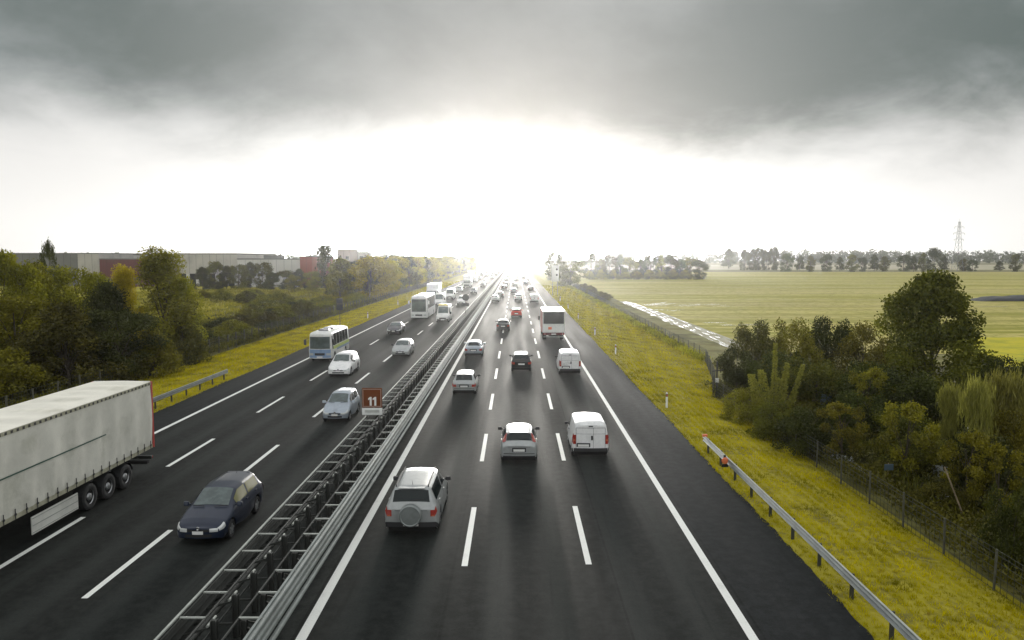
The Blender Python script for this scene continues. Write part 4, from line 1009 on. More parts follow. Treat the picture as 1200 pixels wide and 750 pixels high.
g = MB(); g.box(-.55, .55, 0, .03, 2.2, 2.65); g.build('lower_plate', M['signback'], t)
g = MB(); g.tube((0,.07,0),(0,.07,3.9),.04); g.build('pole', M['galvd'], t, 60)
t = empty('roadside_sign', (-22.7, 97, gz(-22.7)), 0, 'dark rectangular sign back on a thin pole on the oncoming verge', 'sign')
g = MB(); g.bbox(-.42, .42, 0, .05, 2.75, 3.55, .02); g.build('upper_plate', M['dark'], t, 40)
g = MB(); g.bbox(-.40, .40, 0, .05, 3.6, 4.3, .02); g.build('lower_plate', M['dark'], t, 40)
g = MB(); g.tube((0,.09,0),(0,.09,4.4),.045); g.build('pole', M['galvd'], t, 60)
t = empty('roadside_sign', (9.9, 188, gz(9.9)), 0, 'tall white roadside panel with two dark marks before the round outbound tree', 'sign')
g = MB(); g.bbox(-.9, .9, 0, .1, 3.6, 7.6, .03); g.build('panel', M['signwhite'], t, 40)
g = MB(); g.tube((-.6,.15,0),(-.6,.15,7.4),.06); g.tube((.6,.15,0),(.6,.15,7.4),.06); g.build('pole', M['galv'], t, 60)
g = MB()
for z in (6.6, 5.2): g.lathe_y(.4, -.02, z, [(0,.0001),(0,.24),(.015,.24)], 16)
g.build('dark_mark', M['dark'], t)
def delineator():
    t = empty('delineator_post', (0,0,0), 0, 'x', 'marker post')
    g = MB(); g.extrude_y([(-.06,0),(.06,0),(.06,.95),(.0,1.02),(-.06,.97)], [-.04,.04], closed=True); g.build('post', M['post'], t)
    g = MB(); g.extrude_y([(-.063,.72),(.063,.72),(.063,.90),(-.063,.90)], [-.043,.043], closed=True); b = g.build('black_band', M['dark'], t)
    g = MB(); g.box(-.025,.025,-.052,-.044,.75,.87); g.box(-.025,.025,.044,.052,.75,.87); g.build('reflector', M['orange'], b)
    return t
dl = delineator()
names = ['white marker post nearest the bridge, by the start of the outbound guardrail', 'second white marker post along the outbound verge', 'third white marker post along the outbound verge', 'fourth white marker post along the outbound verge']
pts = [(9.65,47.5),(9.9,74),(9.8,92.5),(9.7,116),(9.8,140),(9.8,165)]
for i,(x,y) in enumerate(pts):
    o = dl if i == 0 else copy_tree(dl)
    o.location = (x, y, gz(x)); o['label'] = names[i] if i < 4 else 'small white marker post far along the outbound verge in glare'; o['group'] = 'delineator posts'
for i,(x,y) in enumerate([(-23.2,118),(-23.6,151),(-23.4,185),(-23.4,220)]):
    o = copy_tree(dl); o.location = (x, y, gz(x)); o['group'] = 'delineator posts'
    o['label'] = ['white marker post on the oncoming verge beyond the dark sign back', 'white marker post on the oncoming verge abreast of the coach'][i] if i < 2 else 'small white marker post far along the oncoming verge near the autumn trees'
# fences
def fence(label, pts, h, step=2.5, pw=.05):
    root = empty('wire_fence', (0,0,0), 0, label, 'fence', 'motorway fences')
    pos = []
    for (xa, ya), (xb, yb) in zip(pts, pts[1:]):
        L = math.hypot(xb-xa, yb-ya); n = max(1, int(L/step))
        for k in range(n): pos.append((xa+(xb-xa)*k/n, ya+(yb-ya)*k/n))
    pos.append(pts[-1])
    pm = MB(); pm.bbox(-pw,pw,-pw,pw,-.2,h,.01); me = pm.mesh('post'); me.materials.append(M['fencepost'])
    rest = MB()
    for k,(x,y) in enumerate(pos):
        if k < 100: o = link('post', me, None, root, (x, y, gz(x)+random.Random(k).uniform(-.08,.04))); o.rotation_euler = (random.Random(k+7).uniform(-.03,.03), random.Random(k+3).uniform(-.03,.03), 0)
        else: rest.box(x-.05,x+.05,y-.05,y+.05,gz(x)-.2,gz(x)+h)
    if rest.v: tag(rest.build('posts_beyond', M['fencepost'], root), kind='stuff')
    wm = MB()
    for (xa,ya),(xb,yb) in zip(pos, pos[1:]):
        near = math.hypot(xa, ya) < 130
        for z in ([.05+.22*i for i in range(int(h/.22))]+[h-.06] if near else [.1,.5,.9,1.3,h-.06]):
            wm.bar((xa,ya,gz(xa)+z),(xb,yb,gz(xb)+z),.012 if near else .03,.012 if near else .03)
        if near:
            n = 9
            for i in range(1, n): 
                x=xa+(xb-xa)*i/n; y=ya+(yb-ya)*i/n; wm.bar((x,y,gz(x)+.05),(x,y+.001,gz(x)+h-.06),.010,.010)
    wm.build('wire_mesh', M['wire'], root)
    return root
fence('wire mesh fence on posts behind the oncoming verge', [(-30.2,26),(-30.6,60),(-31,110),(-30.5,160),(-29.5,300)], 1.7)
fence('wire mesh fence beside the outbound verge and gardens', [(14.4,14),(14.4,30),(14.3,54),(15.6,58.5),(18.3,72),(18.6,110),(19.0,170),(19.6,250)], 1.35, 2.5, .03)
# ------------------------------------------------------------------ foliage meshes
def leaf_mesh(name, P, size, rng, tone, aspect=.55, droop=0.0, upright=False):
    """one folded rhombus per point"""
    n = len(P)
    a = rng.normal(size=(n,3)); 
    if upright: a[:,2] = np.abs(a[:,2])*2.2+1.2
    a[:,2] -= droop
    a /= np.linalg.norm(a, axis=1, keepdims=True)+1e-9
    b = rng.normal(size=(n,3)); b -= a*(a*b).sum(1, keepdims=True); b /= np.linalg.norm(b, axis=1, keepdims=True)+1e-9
    s = (size*rng.uniform(.6,1.35,n))[:,None]
    V = np.stack([P-a*s*.5, P+b*s*aspect*.5, P+a*s*.5, P-b*s*aspect*.5], axis=1).reshape(-1,3)
    F = np.arange(4*n).reshape(n,4)
    return np_mesh(name, V, F, tone)
def crown(rng, kind, H, Rr, n, size, base):
    """point clouds with lobes and gaps. returns points and a tone (leaf colour variety per clump)"""
    if kind == 'poplar':
        nb = 34; zc = rng.uniform(base, H*.97, nb); env = np.sin(np.clip((zc-base)/(H-base),0,1)*2.75+.3)**.8*Rr
        ang = rng.uniform(0, 6.28, nb); rad = env*rng.uniform(.15,.95,nb); br = rng.uniform(.20,.40,nb)*Rr; stretch = 1.5
    elif kind == 'bush':
        nb = 26; zc = rng.uniform(base, H*.85, nb); env = np.sqrt(np.clip(1-((zc-base)/(H-base))**2*.9, .05, 1))*Rr
        ang = rng.uniform(0, 6.28, nb); rad = env*np.sqrt(rng.uniform(.05,1,nb))*.85; br = rng.uniform(.18,.36,nb)*Rr; stretch = .85
    elif kind == 'dome':
        nb = 64; u = rng.uniform(0, 1, nb)**.9; zc = base+(H*.93-base)*u; env = np.clip(1-u**1.7, .04, 1)**.75*Rr
        ang = rng.uniform(0, 6.28, nb); rad = env*np.sqrt(rng.uniform(.1,1,nb))*.9; br = rng.uniform(.12,.27,nb)*Rr; stretch = .7
    elif kind == 'sparse':
        nb = 22; zc = rng.uniform(base, H*.95, nb); env = np.sin(np.clip((zc-base)/(H-base),0,1)*2.6+.35)*Rr
        ang = rng.uniform(0, 6.28, nb); rad = env*np.sqrt(rng.uniform(.1,1,nb)); br = rng.uniform(.12,.24,nb)*Rr; stretch = .8
    else:
        nb = 40; zc = rng.uniform(base, H*.93, nb); env = np.sqrt(np.clip(1-((zc-(base+(H-base)*.45))/((H-base)*.58))**2, .03, 1))*Rr
        ang = rng.uniform(0, 6.28, nb); rad = env*np.sqrt(rng.uniform(.05,1,nb))*.88; br = rng.uniform(.16,.34,nb)*Rr; stretch = .75
    zc = np.minimum(zc, H-br*stretch*.95)
    C = np.stack([np.cos(ang)*rad, np.sin(ang)*rad, zc], 1)
    w = br**2; w /= w.sum(); idx = rng.choice(nb, n, p=w)
    d = rng.normal(size=(n,3)); d /= np.linalg.norm(d, axis=1, keepdims=True)
    rr = br[idx]*rng.uniform(.25,1.12,n)**.6
    # sprays: pull points towards a few directions so the lobe edge is ragged
    P = C[idx]+d*rr[:,None]*np.array([1,1,stretch])+rng.normal(size=(n,3))*size*.5
    P[:,2] = np.maximum(P[:,2], .05)
    ct = rng.uniform(0,1,nb)
    tone = np.clip(ct[idx]*.55+rng.uniform(0,.55,n), 0, 1)
    return P, tone, C
def trunk_mesh(rng, H, r, C, base):
    mb = MB(); top = H*.8; p = Vector((0,0,-.3)); pts = [p]
    for k in range(1,6): pts.append(Vector((rng.normal()*.03*H*.5, rng.normal()*.03*H*.5, top*k/5)))
    rad = [r*(1-.8*k/5) for k in range(6)]
    for k in range(5): mb.tube(pts[k], pts[k+1], rad[k], rad[k+1], 7)
    for c in C[::2]:
        z = max(.15*H, c[2]*rng.uniform(.35,.7)); k = min(4, int(z/top*5)); f = z/top*5-k; s = pts[k].lerp(pts[k+1], min(max(f,0),1))
        e = Vector(c); m = s.lerp(e, .5)+Vector((0,0,.04*H)); mb.tube(s, m, r*.30, r*.2, 5); mb.tube(m, e, r*.2, r*.05, 5)
    return mb.mesh('trunk', 60)
PROTO = {}
def proto(key, kind, H, Rr, n, size, base, seed, droop=0.0, aspect=.55, upright=False):
    rng = np.random.default_rng(seed)
    P, tone, C = crown(rng, kind, H, Rr, n, size, base)
    PROTO[key] = (leaf_mesh('crown', P, size, rng, tone, aspect, droop, upright), trunk_mesh(rng, H, max(.05, H*.018), C, base), H, Rr)
proto('near_tree', 'dome', 8.6, 4.6, 30000, .22, .3, 1)
proto('near_bush_a', 'bush', 4, 2.6, 13000, .15, .1, 2)
proto('near_bush_b', 'bush', 3.4, 2.2, 11000, .13, .1, 3)
proto('near_sparse', 'sparse', 4.6, 2.1, 4500, .15, 1.0, 4)
proto('poplar', 'poplar', 10, 2.4, 13000, .21, .8, 5)
proto('round_a', 'round', 8, 3.6, 17000, .23, .6, 6)
proto('round_b', 'dome', 8, 4.0, 16000, .24, .5, 7)
proto('bush_l', 'dome', 3.2, 2.4, 9000, .18, .05, 8)
proto('far_a', 'round', 10, 4.6, 5000, .48, .1, 9)
proto('far_b', 'dome', 11, 4.6, 4600, .48, .1, 10)
proto('far_c', 'poplar', 13, 3.2, 3000, .62, .6, 12)
proto('reed', 'bush', 3.6, 1.5, 7000, .34, .0, 13, aspect=.12, upright=True)
CM = {}
def tree(key, fm, x, y, H=None, wid=None, name='tree', label='', cat='tree', group=None, z=None, rz=None):
    cme, tme, h, r = PROTO[key]
    if (key, fm) not in CM:
        c = cme.copy(); c.materials.clear(); c.materials.append(FM[fm]); CM[(key, fm)] = c
        if not tme.materials: tme.materials.append(M['bark'])
    k = (H or h)/h; kx = (wid/2/r) if wid else k
    t = empty(name, (x, y, gz(x) if z is None else z), random.uniform(0, 6.28) if rz is None else rz, label, cat, group)
    t.scale = (kx, kx, k)
    c = bpy.data.objects.new('crown' if cat == 'tree' else 'foliage', CM[(key, fm)]); COL.objects.link(c); c.parent = t
    s = bpy.data.objects.new('trunk' if cat == 'tree' else 'stem', tme); COL.objects.link(s); s.parent = t
    return t
random.seed(77)
def at(px, d):                      # world x of a picture column at distance d
    return (px-604)/884*(d+.8)
def hz(py, d):                      # height whose top shows at a picture row
    return 9.5-(py-302)/884*(d+.8)
def tree_at(key, fm, px, d, py_top, wpx, **kw):
    x = at(px, d); z0 = gz(x)
    return tree(key, fm, x, d, hz(py_top, d)-z0, wpx/884*(d+.8), **kw)
# outbound side, near gardens
tree_at('near_tree', 'mid', 1085, 52, 317, 170, label='largest dark green tree rising above the gardens on the outbound side', name='broadleaf_tree')
G = 'garden bushes beside the outbound verge'
HB = [('near_bush_a','mid',885,62,372,72),('near_bush_b','olive',925,60,370,70),('near_bush_a','dark',965,63,366,80),('near_bush_b','olive',1008,60,374,74),
      ('near_bush_a','dark',862,54,405,64),('near_bush_b','dark',905,51,408,86),('near_bush_a','mid',955,49,415,96),('near_bush_b','dark',1010,47,420,100),
      ('near_bush_a','dark',1065,44,428,120),('near_bush_b','mid',1120,45,425,100),('near_bush_a','dark',1170,43,410,90)]
HL = ['bush at the far left end of the garden hedge, against the striped field','olive bush in the back hedge beside the field, above the yellow spires','dark tall bush in the back hedge with the stubble field behind','olive bush at the end of the back hedge where the largest tree begins',
      'dark bush at the garden corner where the fence bends','dark bush in front of the back hedge, beside the pale spires','mid green wide bush below the back hedge','dark bush below the left skirt of the largest tree',
      'wide dark bush under the largest tree','mid green bush under the right skirt of the largest tree','dark bush right of the largest tree, cut by nothing but the reeds before it']
for (k, fm, px, d, top, w), l in zip(HB, HL): tree_at(k, fm, px, d, top, w, name='garden_bush', label=l, cat='bush', group=G)
NB = [('near_bush_b','olive',870,45,452,60),('near_bush_b','mid',903,41,468,64),('near_bush_a','dark',945,38,472,86),('near_bush_b','dark',1003,41,455,90),
      ('near_bush_b','mid',1052,39,470,80),('near_bush_a','olive',1182,33,472,84),('near_bush_b','dark',1140,36,478,76),
      ('near_bush_b','dark',1185,23.5,560,90),('near_bush_b','bramble',1098,29,560,80),('near_bush_a','mid',1075,34,505,96),('near_bush_a','dark',1150,30,500,104),('near_bush_b','olive',960,42,500,70),('near_bush_b','bramble',1030,33,535,62)]
NL = ['olive bush just inside the garden fence, nearest the bend','mid green bush along the garden fence, second from the bend','large dark bush by the fence above the stony grass','dark bush behind the thin orchard tree',
      'mid green bush in the middle of the gardens','olive yellow bush beside the reeds','dark bush between the reeds and the orchard trees',
      'dark bush closest to the bridge at the edge of the view','low bramble bush by the fence behind the leaning pole','mid green bush behind the faded crate','dark spreading bush right of the leaning pole','olive bush by the fence above the stony patch of verge','low bramble bush by the pale sheet in the gardens']
for (k, fm, px, d, top, w), l in zip(NB, NL): tree_at(k, fm, px, d, top, w, name='garden_bush', label=l, cat='bush', group=G)
for (px, d, top, w), l in zip([(985,36,470,70),(1060,33,468,78),(1128,29,505,80),(1012,44,430,60),(1165,27.5,520,70)],
    ['thin orchard tree by the fence with the pale sheet at its foot','thin orchard tree beside the blue grey board','thin orchard tree over the leaning pole','small bare-limbed tree under the largest tree','thin dark tree closest to the bridge in the gardens']):
    tree_at('near_sparse','olive',px,d,top,w,name='orchard_tree',label=l,group='thin orchard trees')
for (px, d, top, w), l in zip([(1135,34,438,50),(1172,35,430,56),(1108,37,446,36)], ['tall pale reed clump nearest the largest tree','tall pale reed clump beside the yellow meadow','small pale reed clump left of the tall ones']):
    tree_at('reed','pale',px,d,top,w,name='reed_clump',label=l,cat='reeds',group='reed clumps')
# the pale yellow spires above the hedge
rng = np.random.default_rng(21); n = 6500; P = []; 
for (dx, h, r_) in [(0,4.9,.26),(.75,3.7,.30),(1.7,3.6,.26),(-.8,3.3,.5),(-1.4,3.0,.5),(.3,2.8,.9)]:
    m = n//6; z = rng.uniform(.4, h, m); a = rng.uniform(0,6.28,m); q = r_*(1-.55*z/h)*np.sqrt(rng.uniform(.1,1,m)); P.append(np.stack([dx*(.4+.6*z/h)+q*np.cos(a), q*np.sin(a), z],1))
P = np.concatenate(P); me = leaf_mesh('foliage', P, .15, rng, rng.uniform(.3,1,len(P)), .4); me.materials.append(foliage('spire_leaves', (.12,.12,.015), (.36,.34,.04), .4))
xx = at(905, 45); t = empty('spire_shrub', (xx, 45, gz(xx)), 0, 'yellow green shrub with upright pale spires among the dark bushes', 'shrub'); link('foliage', me, None, t)
mb = MB(); [mb.tube((0,0,0),(dx*.8,0,h*.8),.04,.01,5) for dx,h in ((0,4.5),(.7,3.4),(1.6,3.2),(-.8,2.9),(-1.3,2.6))]; mb.build('stem', M['bark'], t)
# outbound side: round tree by the road and the wood behind it
tree_at('round_a','mid',668,262,303,36,name='broadleaf_tree',label='round pale green tree standing alone beside the outbound carriageway')
tree_at('far_a','bluish',650,330,296,26,name='broadleaf_tree',label='tree in white glare behind the round tree by the road')
WG = 'trees of the wood at the near edge of the striped field'
for i, px in enumerate([692,703,714,726,738,750,762,774,786,797,808]):
    tree_at(['far_a','far_b'][i%2], ['bluish','mid','dark'][i%3], px, 362+random.uniform(-8,14), 300+random.uniform(-4,3), 22, name='wood_tree', label='tree in the dense wood at the near edge of the striped field', group=WG)
tree_at('far_a','dark',819,352,305,24,name='broadleaf_tree',label='dark rounded bush tree at the field end of the wood',z=-.7)
for i in range(9): tree_at('bush_l','olive',690+i*14,350,317+random.uniform(-1,2),18,name='wood_bush',label='low bush along the foot of the field-side wood',cat='bush',group='low bushes along the wood')
for i,(y) in enumerate(np.arange(176, 256, 8)): tree('bush_l','bramble',20.6+random.uniform(-.6,1.6),y,random.uniform(1.4,2.6),4.2,'roadside_bush','low olive bush on the outbound fence line near the round tree','bush','low bushes on the outbound fence line')
# far rows beyond the field
tree_at('far_b','bluish',853,690,290,21,name='field_tree',label='single airy tree standing alone at the far side of the striped field')
FG = 'trees of the far row beyond the striped field'
rnd = random.Random(9)
for i,px in enumerate([872,880,888,897,905]): tree_at('far_a','dark',px,600,292+rnd.uniform(-2,3),13,name='far_tree',label='dark tree in the compact clump between the lone tree and the far row',group='dark clump of far trees')
for i,(px,top,w) in enumerate([(921,297,18),(936,299,15),(948,300,12),(966,298,17),(982,301,13),(996,299,16),(1008,302,12),(1022,298,16),(1034,301,13),(1056,299,17),(1068,300,14),(1079,297,12),(1093,291,18),(1104,300,12),(1126,304,14),(1137,305,13),(1168,306,13),(1186,298,13)]):
    tree_at(['far_a','far_b','far_c'][i%3], ['bluish','mid','dark'][(i*2)%3], px, 545+rnd.uniform(-10,25), top, w, name='far_tree', label='tree in the broken row at the far edge of the striped field', group=FG)
mb = MB(); P = []; rng = np.random.default_rng(31)
for k in range(300):
    x = rng.uniform(150, 1500); d = 1180+rng.uniform(-60,160); h = rng.uniform(13,23); m = 90
    q = rng.normal(size=(m,3)); q /= np.linalg.norm(q,axis=1,keepdims=True); P.append(np.array([x,d,h*.5])+q*np.array([9,9,h*.5])*rng.uniform(.5,1,m)[:,None])
for k in range(140):
    x = rng.uniform(-1500, -150); d = 900+rng.uniform(-60,160); h = rng.uniform(10,17); m = 90
    q = rng.normal(size=(m,3)); q /= np.linalg.norm(q,axis=1,keepdims=True); P.append(np.array([x,d,h*.5])+q*np.array([9,9,h*.5])*rng.uniform(.5,1,m)[:,None])
P = np.concatenate(P); me = leaf_mesh('far_woods', P, 3.4, rng, rng.uniform(0,1,len(P)), .8); tag(link('far_woods', me, FM['bluish']), kind='stuff')
# oncoming side: thicket beside the trailer
TG = 'trees of the thicket behind the oncoming fence'
TL = [('round_a','olive',4,62,293,90,'yellow green tree at the edge of the view over the trailer'),
 ('round_b','olive',48,66,306,110,'broad olive tree second from the edge of the view, before the dark building'),('round_a','olive',92,72,312,84,'olive tree below the grey building corner'),
 ('round_b','dark',128,66,330,92,'dark low tree under the red box building'),('poplar','yellow',150,68,311,44,'bright yellow autumn tree beside the tall poplar'),
 ('poplar','olive',193,70,291,80,'tall dark poplar with airy top, highest of the thicket'),('poplar','olive',214,72,322,52,'shorter olive poplar at the bank side of the tall one'),
 ('round_a','olive',20,58,345,120,'olive tree low over the front of the trailer roof'),('round_b','bramble',80,56,352,130,'dark bramble covered tree above the trailer roof'),
 ('round_a','dark',140,60,362,100,'dark tree below the yellow autumn tree'),('bush_l','olive',180,62,385,70,'olive bush at the foot of the poplars'),('bush_l','bramble',215,70,375,66,'dark bush between the poplars and the fence')]
for k,fm,px,d,top,w,l in TL: tree_at(k,fm,px,d,top,w,name='thicket_tree' if 'tree' in l or 'poplar' in l else 'thicket_bush',label=l,cat='tree' if 'tree' in l or 'poplar' in l else 'bush',group=TG)
t = tree_at('near_sparse','dark',63,90,283,26,name='thin_tree',label='thin spiky treetop sticking up before the long grey building')
BG = 'bramble bushes behind the oncoming fence'
rnd = random.Random(15)
for i in range(46):
    y = 40+i*2.3; x = -32.6-rnd.uniform(0,10)
    if 40 < y < 85 and x > -34: pass
    tree('bush_l', ['bramble','olive','bramble','dark'][i%4], x, y, rnd.uniform(1.6,3.4)*(1.15 if y < 75 else .8), rnd.uniform(4.5,6.5), 'bramble_bush', 'sprawling dark bramble bush behind the oncoming fence', 'bush', BG)
for i in range(26):
    d = rnd.uniform(105, 190); px = rnd.uniform(228, 420); x = at(px, d)
    if x > -33: continue
    tree('bush_l', ['olive','bramble','olive'][i%3], x, d, rnd.uniform(1.4,3.0), rnd.uniform(5,8), 'scrub_bush', 'low scrub bush on the rough meadow between the poplars and the roadside trees', 'bush', 'scrub bushes on the rough meadow')
for i,px in enumerate([238,252,266,280,294,308,320,336,352]):
    tree_at('far_a' if i%2 else 'round_b', ['dark','mid'][i%2], px, 235+rnd.uniform(-6,6), 308+rnd.uniform(-2,6)+(6 if i > 5 else 0), 27, name='hedge_tree', label='dark bushy tree in the hedge before the white low building', group='hedge before the white low building')
tree_at('far_c','dark',381,248,287,30,name='conical_tree',label='tall dark conical tree before the red end of the white building')
for i,(px,d,top,w,fm) in enumerate([(366,215,318,22,'olive'),(398,225,316,24,'mid'),(410,210,322,20,'yellow'),(424,200,319,22,'yellow'),(436,188,314,24,'olive'),(447,205,317,22,'mid'),(345,215,322,20,'olive')]):
    tree_at(['round_a','round_b'][i%2], fm, px, d, top, w, name='meadow_edge_tree', label='small olive or yellow tree at the far edge of the rough meadow', group='small trees at the far edge of the rough meadow')
AG = 'autumn trees lining the oncoming carriageway'
y = 178; i = 0
while y < 620:
    for row in (0, 1):
        x = -33.5-row*7-rnd.uniform(0,3); h = rnd.uniform(8.5,11.2)
        tree(['far_a','far_b','round_a'][(i+row)%3], ['yellow','olive','mid','olive','yellow','bluish'][(i*2+row)%6], x, y+rnd.uniform(-3,3)+row*3, h, rnd.uniform(7.5,10), 'roadside_tree', 'green and yellow autumn tree in the row lining the oncoming carriageway', 'tree', AG)
    y += 8 if y < 300 else 14; i += 1
# scrub and grass as ground cover
def cover(name, fm, n, fx, fy, size, hfun, rng, aspect=.5, upright=False, zf=None):
    x = fx(n); y = fy(n); h = hfun(x, y); z = np.interp(x, [a for a,_ in GZ], [b for _,b in GZ]) + h*rng.uniform(.1,1,n)**.5
    me = leaf_mesh(name, np.stack([x,y,z],1), size, rng, np.clip(.5+.35*np.sin(x*.9+np.sin(y*.35)*2)*np.cos(y*.27)+rng.uniform(-.35,.35,n),0,1), aspect, 0, upright)
    me.materials.append(FM[fm] if isinstance(fm, str) else fm); return tag(link(name, me, None), kind='stuff')
rng = np.random.default_rng(3)
hum = lambda x, y: .35+.55*np.clip(np.sin(x*.55+1.3*np.sin(y*.21))*np.cos(y*.33+x*.15)+.35, 0, 1.3)
cover('bramble_undergrowth', 'bramble', 60000, lambda n: -31-rng.uniform(0,1,n)**1.3*26, lambda n: 34+rng.uniform(0,1,n)**1.2*90, .26, hum, rng)
FM['scrub'] = foliage('dry_meadow_leaves', (.13,.12,.006), (.48,.42,.02), .4)
cover('meadow_scrub', 'scrub', 52000, lambda n: -32-rng.uniform(0,1,n)*75, lambda n: 95+rng.uniform(0,1,n)*135, .42, lambda x,y: hum(x*.5,y*.5)*.8, rng, .35, True)
cover('garden_undergrowth', 'bramble', 75000, lambda n: 14.55+rng.uniform(0,1,n)**1.25*24, lambda n: 16+rng.uniform(0,1,n)*40, .16, lambda x,y: .35+hum(x*1.3,y*1.3)*.85, rng)
cover('garden_weeds', 'mid', 34000, lambda n: 14.6+rng.uniform(0,1,n)*16, lambda n: 14+rng.uniform(0,1,n)*44, .22, lambda x,y: .3+hum(x*1.9+3,y*1.7)*.8, rng, .25, True)
cover('fence_line_weeds', 'scrub', 9000, lambda n: 18.2+rng.normal(size=n)*.45, lambda n: 72+rng.uniform(0,1,n)*190, .40, lambda x,y: .5+0*x, rng, .25, True)
cover('oncoming_fence_weeds', 'bramble', 16000, lambda n: -30.9+rng.normal(size=n)*.4, lambda n: 30+rng.uniform(0,1,n)*240, .34, lambda x,y: .9+0*x, rng, .3, True)
# grass blades
def grass_mat(name, cols):
    m = bpy.data.materials.new(name); m.use_nodes = True; t = m.node_tree
    for n in list(t.nodes): t.nodes.remove(n)
    tc = t.nodes.new('ShaderNodeTexCoord'); at_ = t.nodes.new('ShaderNodeAttribute'); at_.attribute_name = 'tone'
    n1 = noise(t, tc.outputs['Object'], .45, 5, .65); n2 = noise(t, tc.outputs['Object'], 2.2, 4, .6)
    c = mixc(t, at_.outputs['Fac'], cols[0], cols[1]); c = mixc(t, maprange(t, n1, .48, .64, 0, .85), c, cols[2]); c = mixc(t, maprange(t, n2, .60, .74, 0, .8), c, cols[3])
    d = t.nodes.new('ShaderNodeBsdfDiffuse'); tr = t.nodes.new('ShaderNodeBsdfTranslucent'); t.links.new(c, d.inputs[0]); t.links.new(c, tr.inputs[0])
    mx = t.nodes.new('ShaderNodeMixShader'); mx.inputs[0].default_value = .4; t.links.new(d.outputs[0], mx.inputs[1]); t.links.new(tr.outputs[0], mx.inputs[2])
    o = t.nodes.new('ShaderNodeOutputMaterial'); t.links.new(mx.outputs[0], o.inputs[0]); return m
GM = grass_mat('yellow_green_grass', [(.34,.30,.003),(.66,.56,.005),(.17,.16,.008),(.33,.24,.06)])
def grass(name, xa, xb, parts, rng, keep=None, size=1.0):
    Vs, Ts = [], []
    for y0, y1, dens, h, w in parts:
        n = int((y1-y0)*(xb(y0)-xa)*dens) if callable(xb) else int((y1-y0)*abs(xb-xa)*dens)
        y = rng.uniform(y0, y1, n); x1 = np.array([xb(v) for v in y]) if callable(xb) else xb
        x = xa+(x1-xa)*rng.uniform(0, 1, n)
        # tussocks: pull blades to clump centres
        cx = np.round(x/.45)*.45+.12*np.sin(y*7); cy = np.round(y/.45)*.45+.12*np.sin(x*9); k = rng.uniform(0,.55,n); x = x+(cx-x)*k; y = y+(cy-y)*k
        z = np.interp(x, [a for a,_ in GZ], [b for _,b in GZ])
        patchy = .55+.45*np.sin(x*1.7+np.sin(y*.8)*1.4)*np.cos(y*1.1+x*.4)
        hh = h*(.45+.75*np.clip(patchy,0,1))*rng.uniform(.6,1.3,n); a = rng.uniform(0, 6.28, n); ww = w*rng.uniform(.7,1.3,n)
        lean = rng.normal(size=(n,2))*.45*hh[:,None]
        A = np.stack([x-np.cos(a)*ww/2, y-np.sin(a)*ww/2, z-.02], 1); B = np.stack([x+np.cos(a)*ww/2, y+np.sin(a)*ww/2, z-.02], 1); C = np.stack([x+lean[:,0], y+lean[:,1], z+hh], 1)
        Vs.append(np.stack([A,B,C],1).reshape(-1,3)); Ts.append(np.clip(.5+.35*np.sin(x*2.1+y*.6)*np.sin(y*.9-x)+rng.uniform(-.2,.2,n),0,1))
    V = np.concatenate(Vs); T = np.concatenate(Ts); me = np_mesh(name, V, np.arange(len(V)).reshape(-1,3), T); me.materials.append(GM)
    return tag(link(name, me, None), kind='stuff')
vr = lambda y: 14.5 if y < 54 else 14.5+(min(y,72)-54)/18*3.8
rng = np.random.default_rng(8)
grass('verge_grass', 8.93, vr, [(12,32,230,.13,.030),(32,56,150,.14,.042),(56,90,70,.16,.07),(90,150,26,.17,.13),(150,260,9,.2,.25)], rng)
grass('verge_grass', -30.3, -22.1, [(30,60,110,.15,.05),(60,100,60,.17,.08),(100,170,22,.2,.15),(170,300,7,.22,.3)], rng)
VG = ground_mat('verge_soil', [(.31,.27,.012),(.17,.15,.03),(.36,.31,.03)], [.5,1.8], bump=.8)
g = MB(); g.grid([[(x, y, gz(x)+.006) for x in ([9.0,9.1,10,11,12,13,14.3] + [vr(y)+.2])] for y in list(range(-60,60,6))+list(range(60,300,12))+[600,1500]]); tag(g.build('verge_ground', VG), kind='structure')
g = MB(); g.grid([[(x, y, gz(x)+.006) for x in (-30.6,-28,-26,-24,-22.2,-22.1)] for y in list(range(-60,300,12))+[600,1500]]); tag(g.build('verge_ground', VG), kind='structure')
# ------------------------------------------------------------------ buildings
def block(name, label, px0, px1, d, top_py, depth, m, base=-.5, parapet=True, group=None, cat='building'):
    x0, x1 = at(px0, d), at(px1, d); h = hz(top_py, d)-base
    t = empty(name, ((x0+x1)/2, d, base), 0, label, cat, group); w = (x1-x0)/2
    g = MB(); g.box(-w, w, 0, depth, 0, h); g.build('wall', M[m], t)
    g = MB(); g.box(-w-.15, w+.15, -.15, depth+.15, h, h+.35); g.build('roof_edge', M['concd'], t)
    g = MB()
    n = max(2, int(2*w/2.4))
    for k in range(1, n): x = -w+2*w*k/n; g.box(x-.03, x+.03, -.03, -.004, .5, h-.05)
    g.build('panel_joint', M['gap'], t)
    return t, w, h
def windows(t, w, h, xs_, zs, sw, shh, frame=True):
    for x in xs_:
        for z in zs:
            g = MB(); g.box(x-sw/2, x+sw/2, -.06, -.035, z, z+shh); f = g.build('window', M['window'], t)
            g = MB()
            for a in ((x-sw/2-.08,x-sw/2,z-.08,z+shh+.08),(x+sw/2,x+sw/2+.08,z-.08,z+shh+.08),(x-sw/2,x+sw/2,z-.08,z),(x-sw/2,x+sw/2,z+shh,z+shh+.08),(x-.03,x+.03,z,z+shh)): g.box(a[0],a[1],-.09,-.061,a[2],a[3])
            g.build('frame', M['wframe'], f)
D = 262
t,w,h = block('warehouse', 'long dark grey warehouse behind the thicket at the edge of the view', -60, 92, D+6, 298, 60, 'concd')
windows(t, w, h, np.linspace(-w+4, w-4, 8), [3.5], 2.4, 1.6)
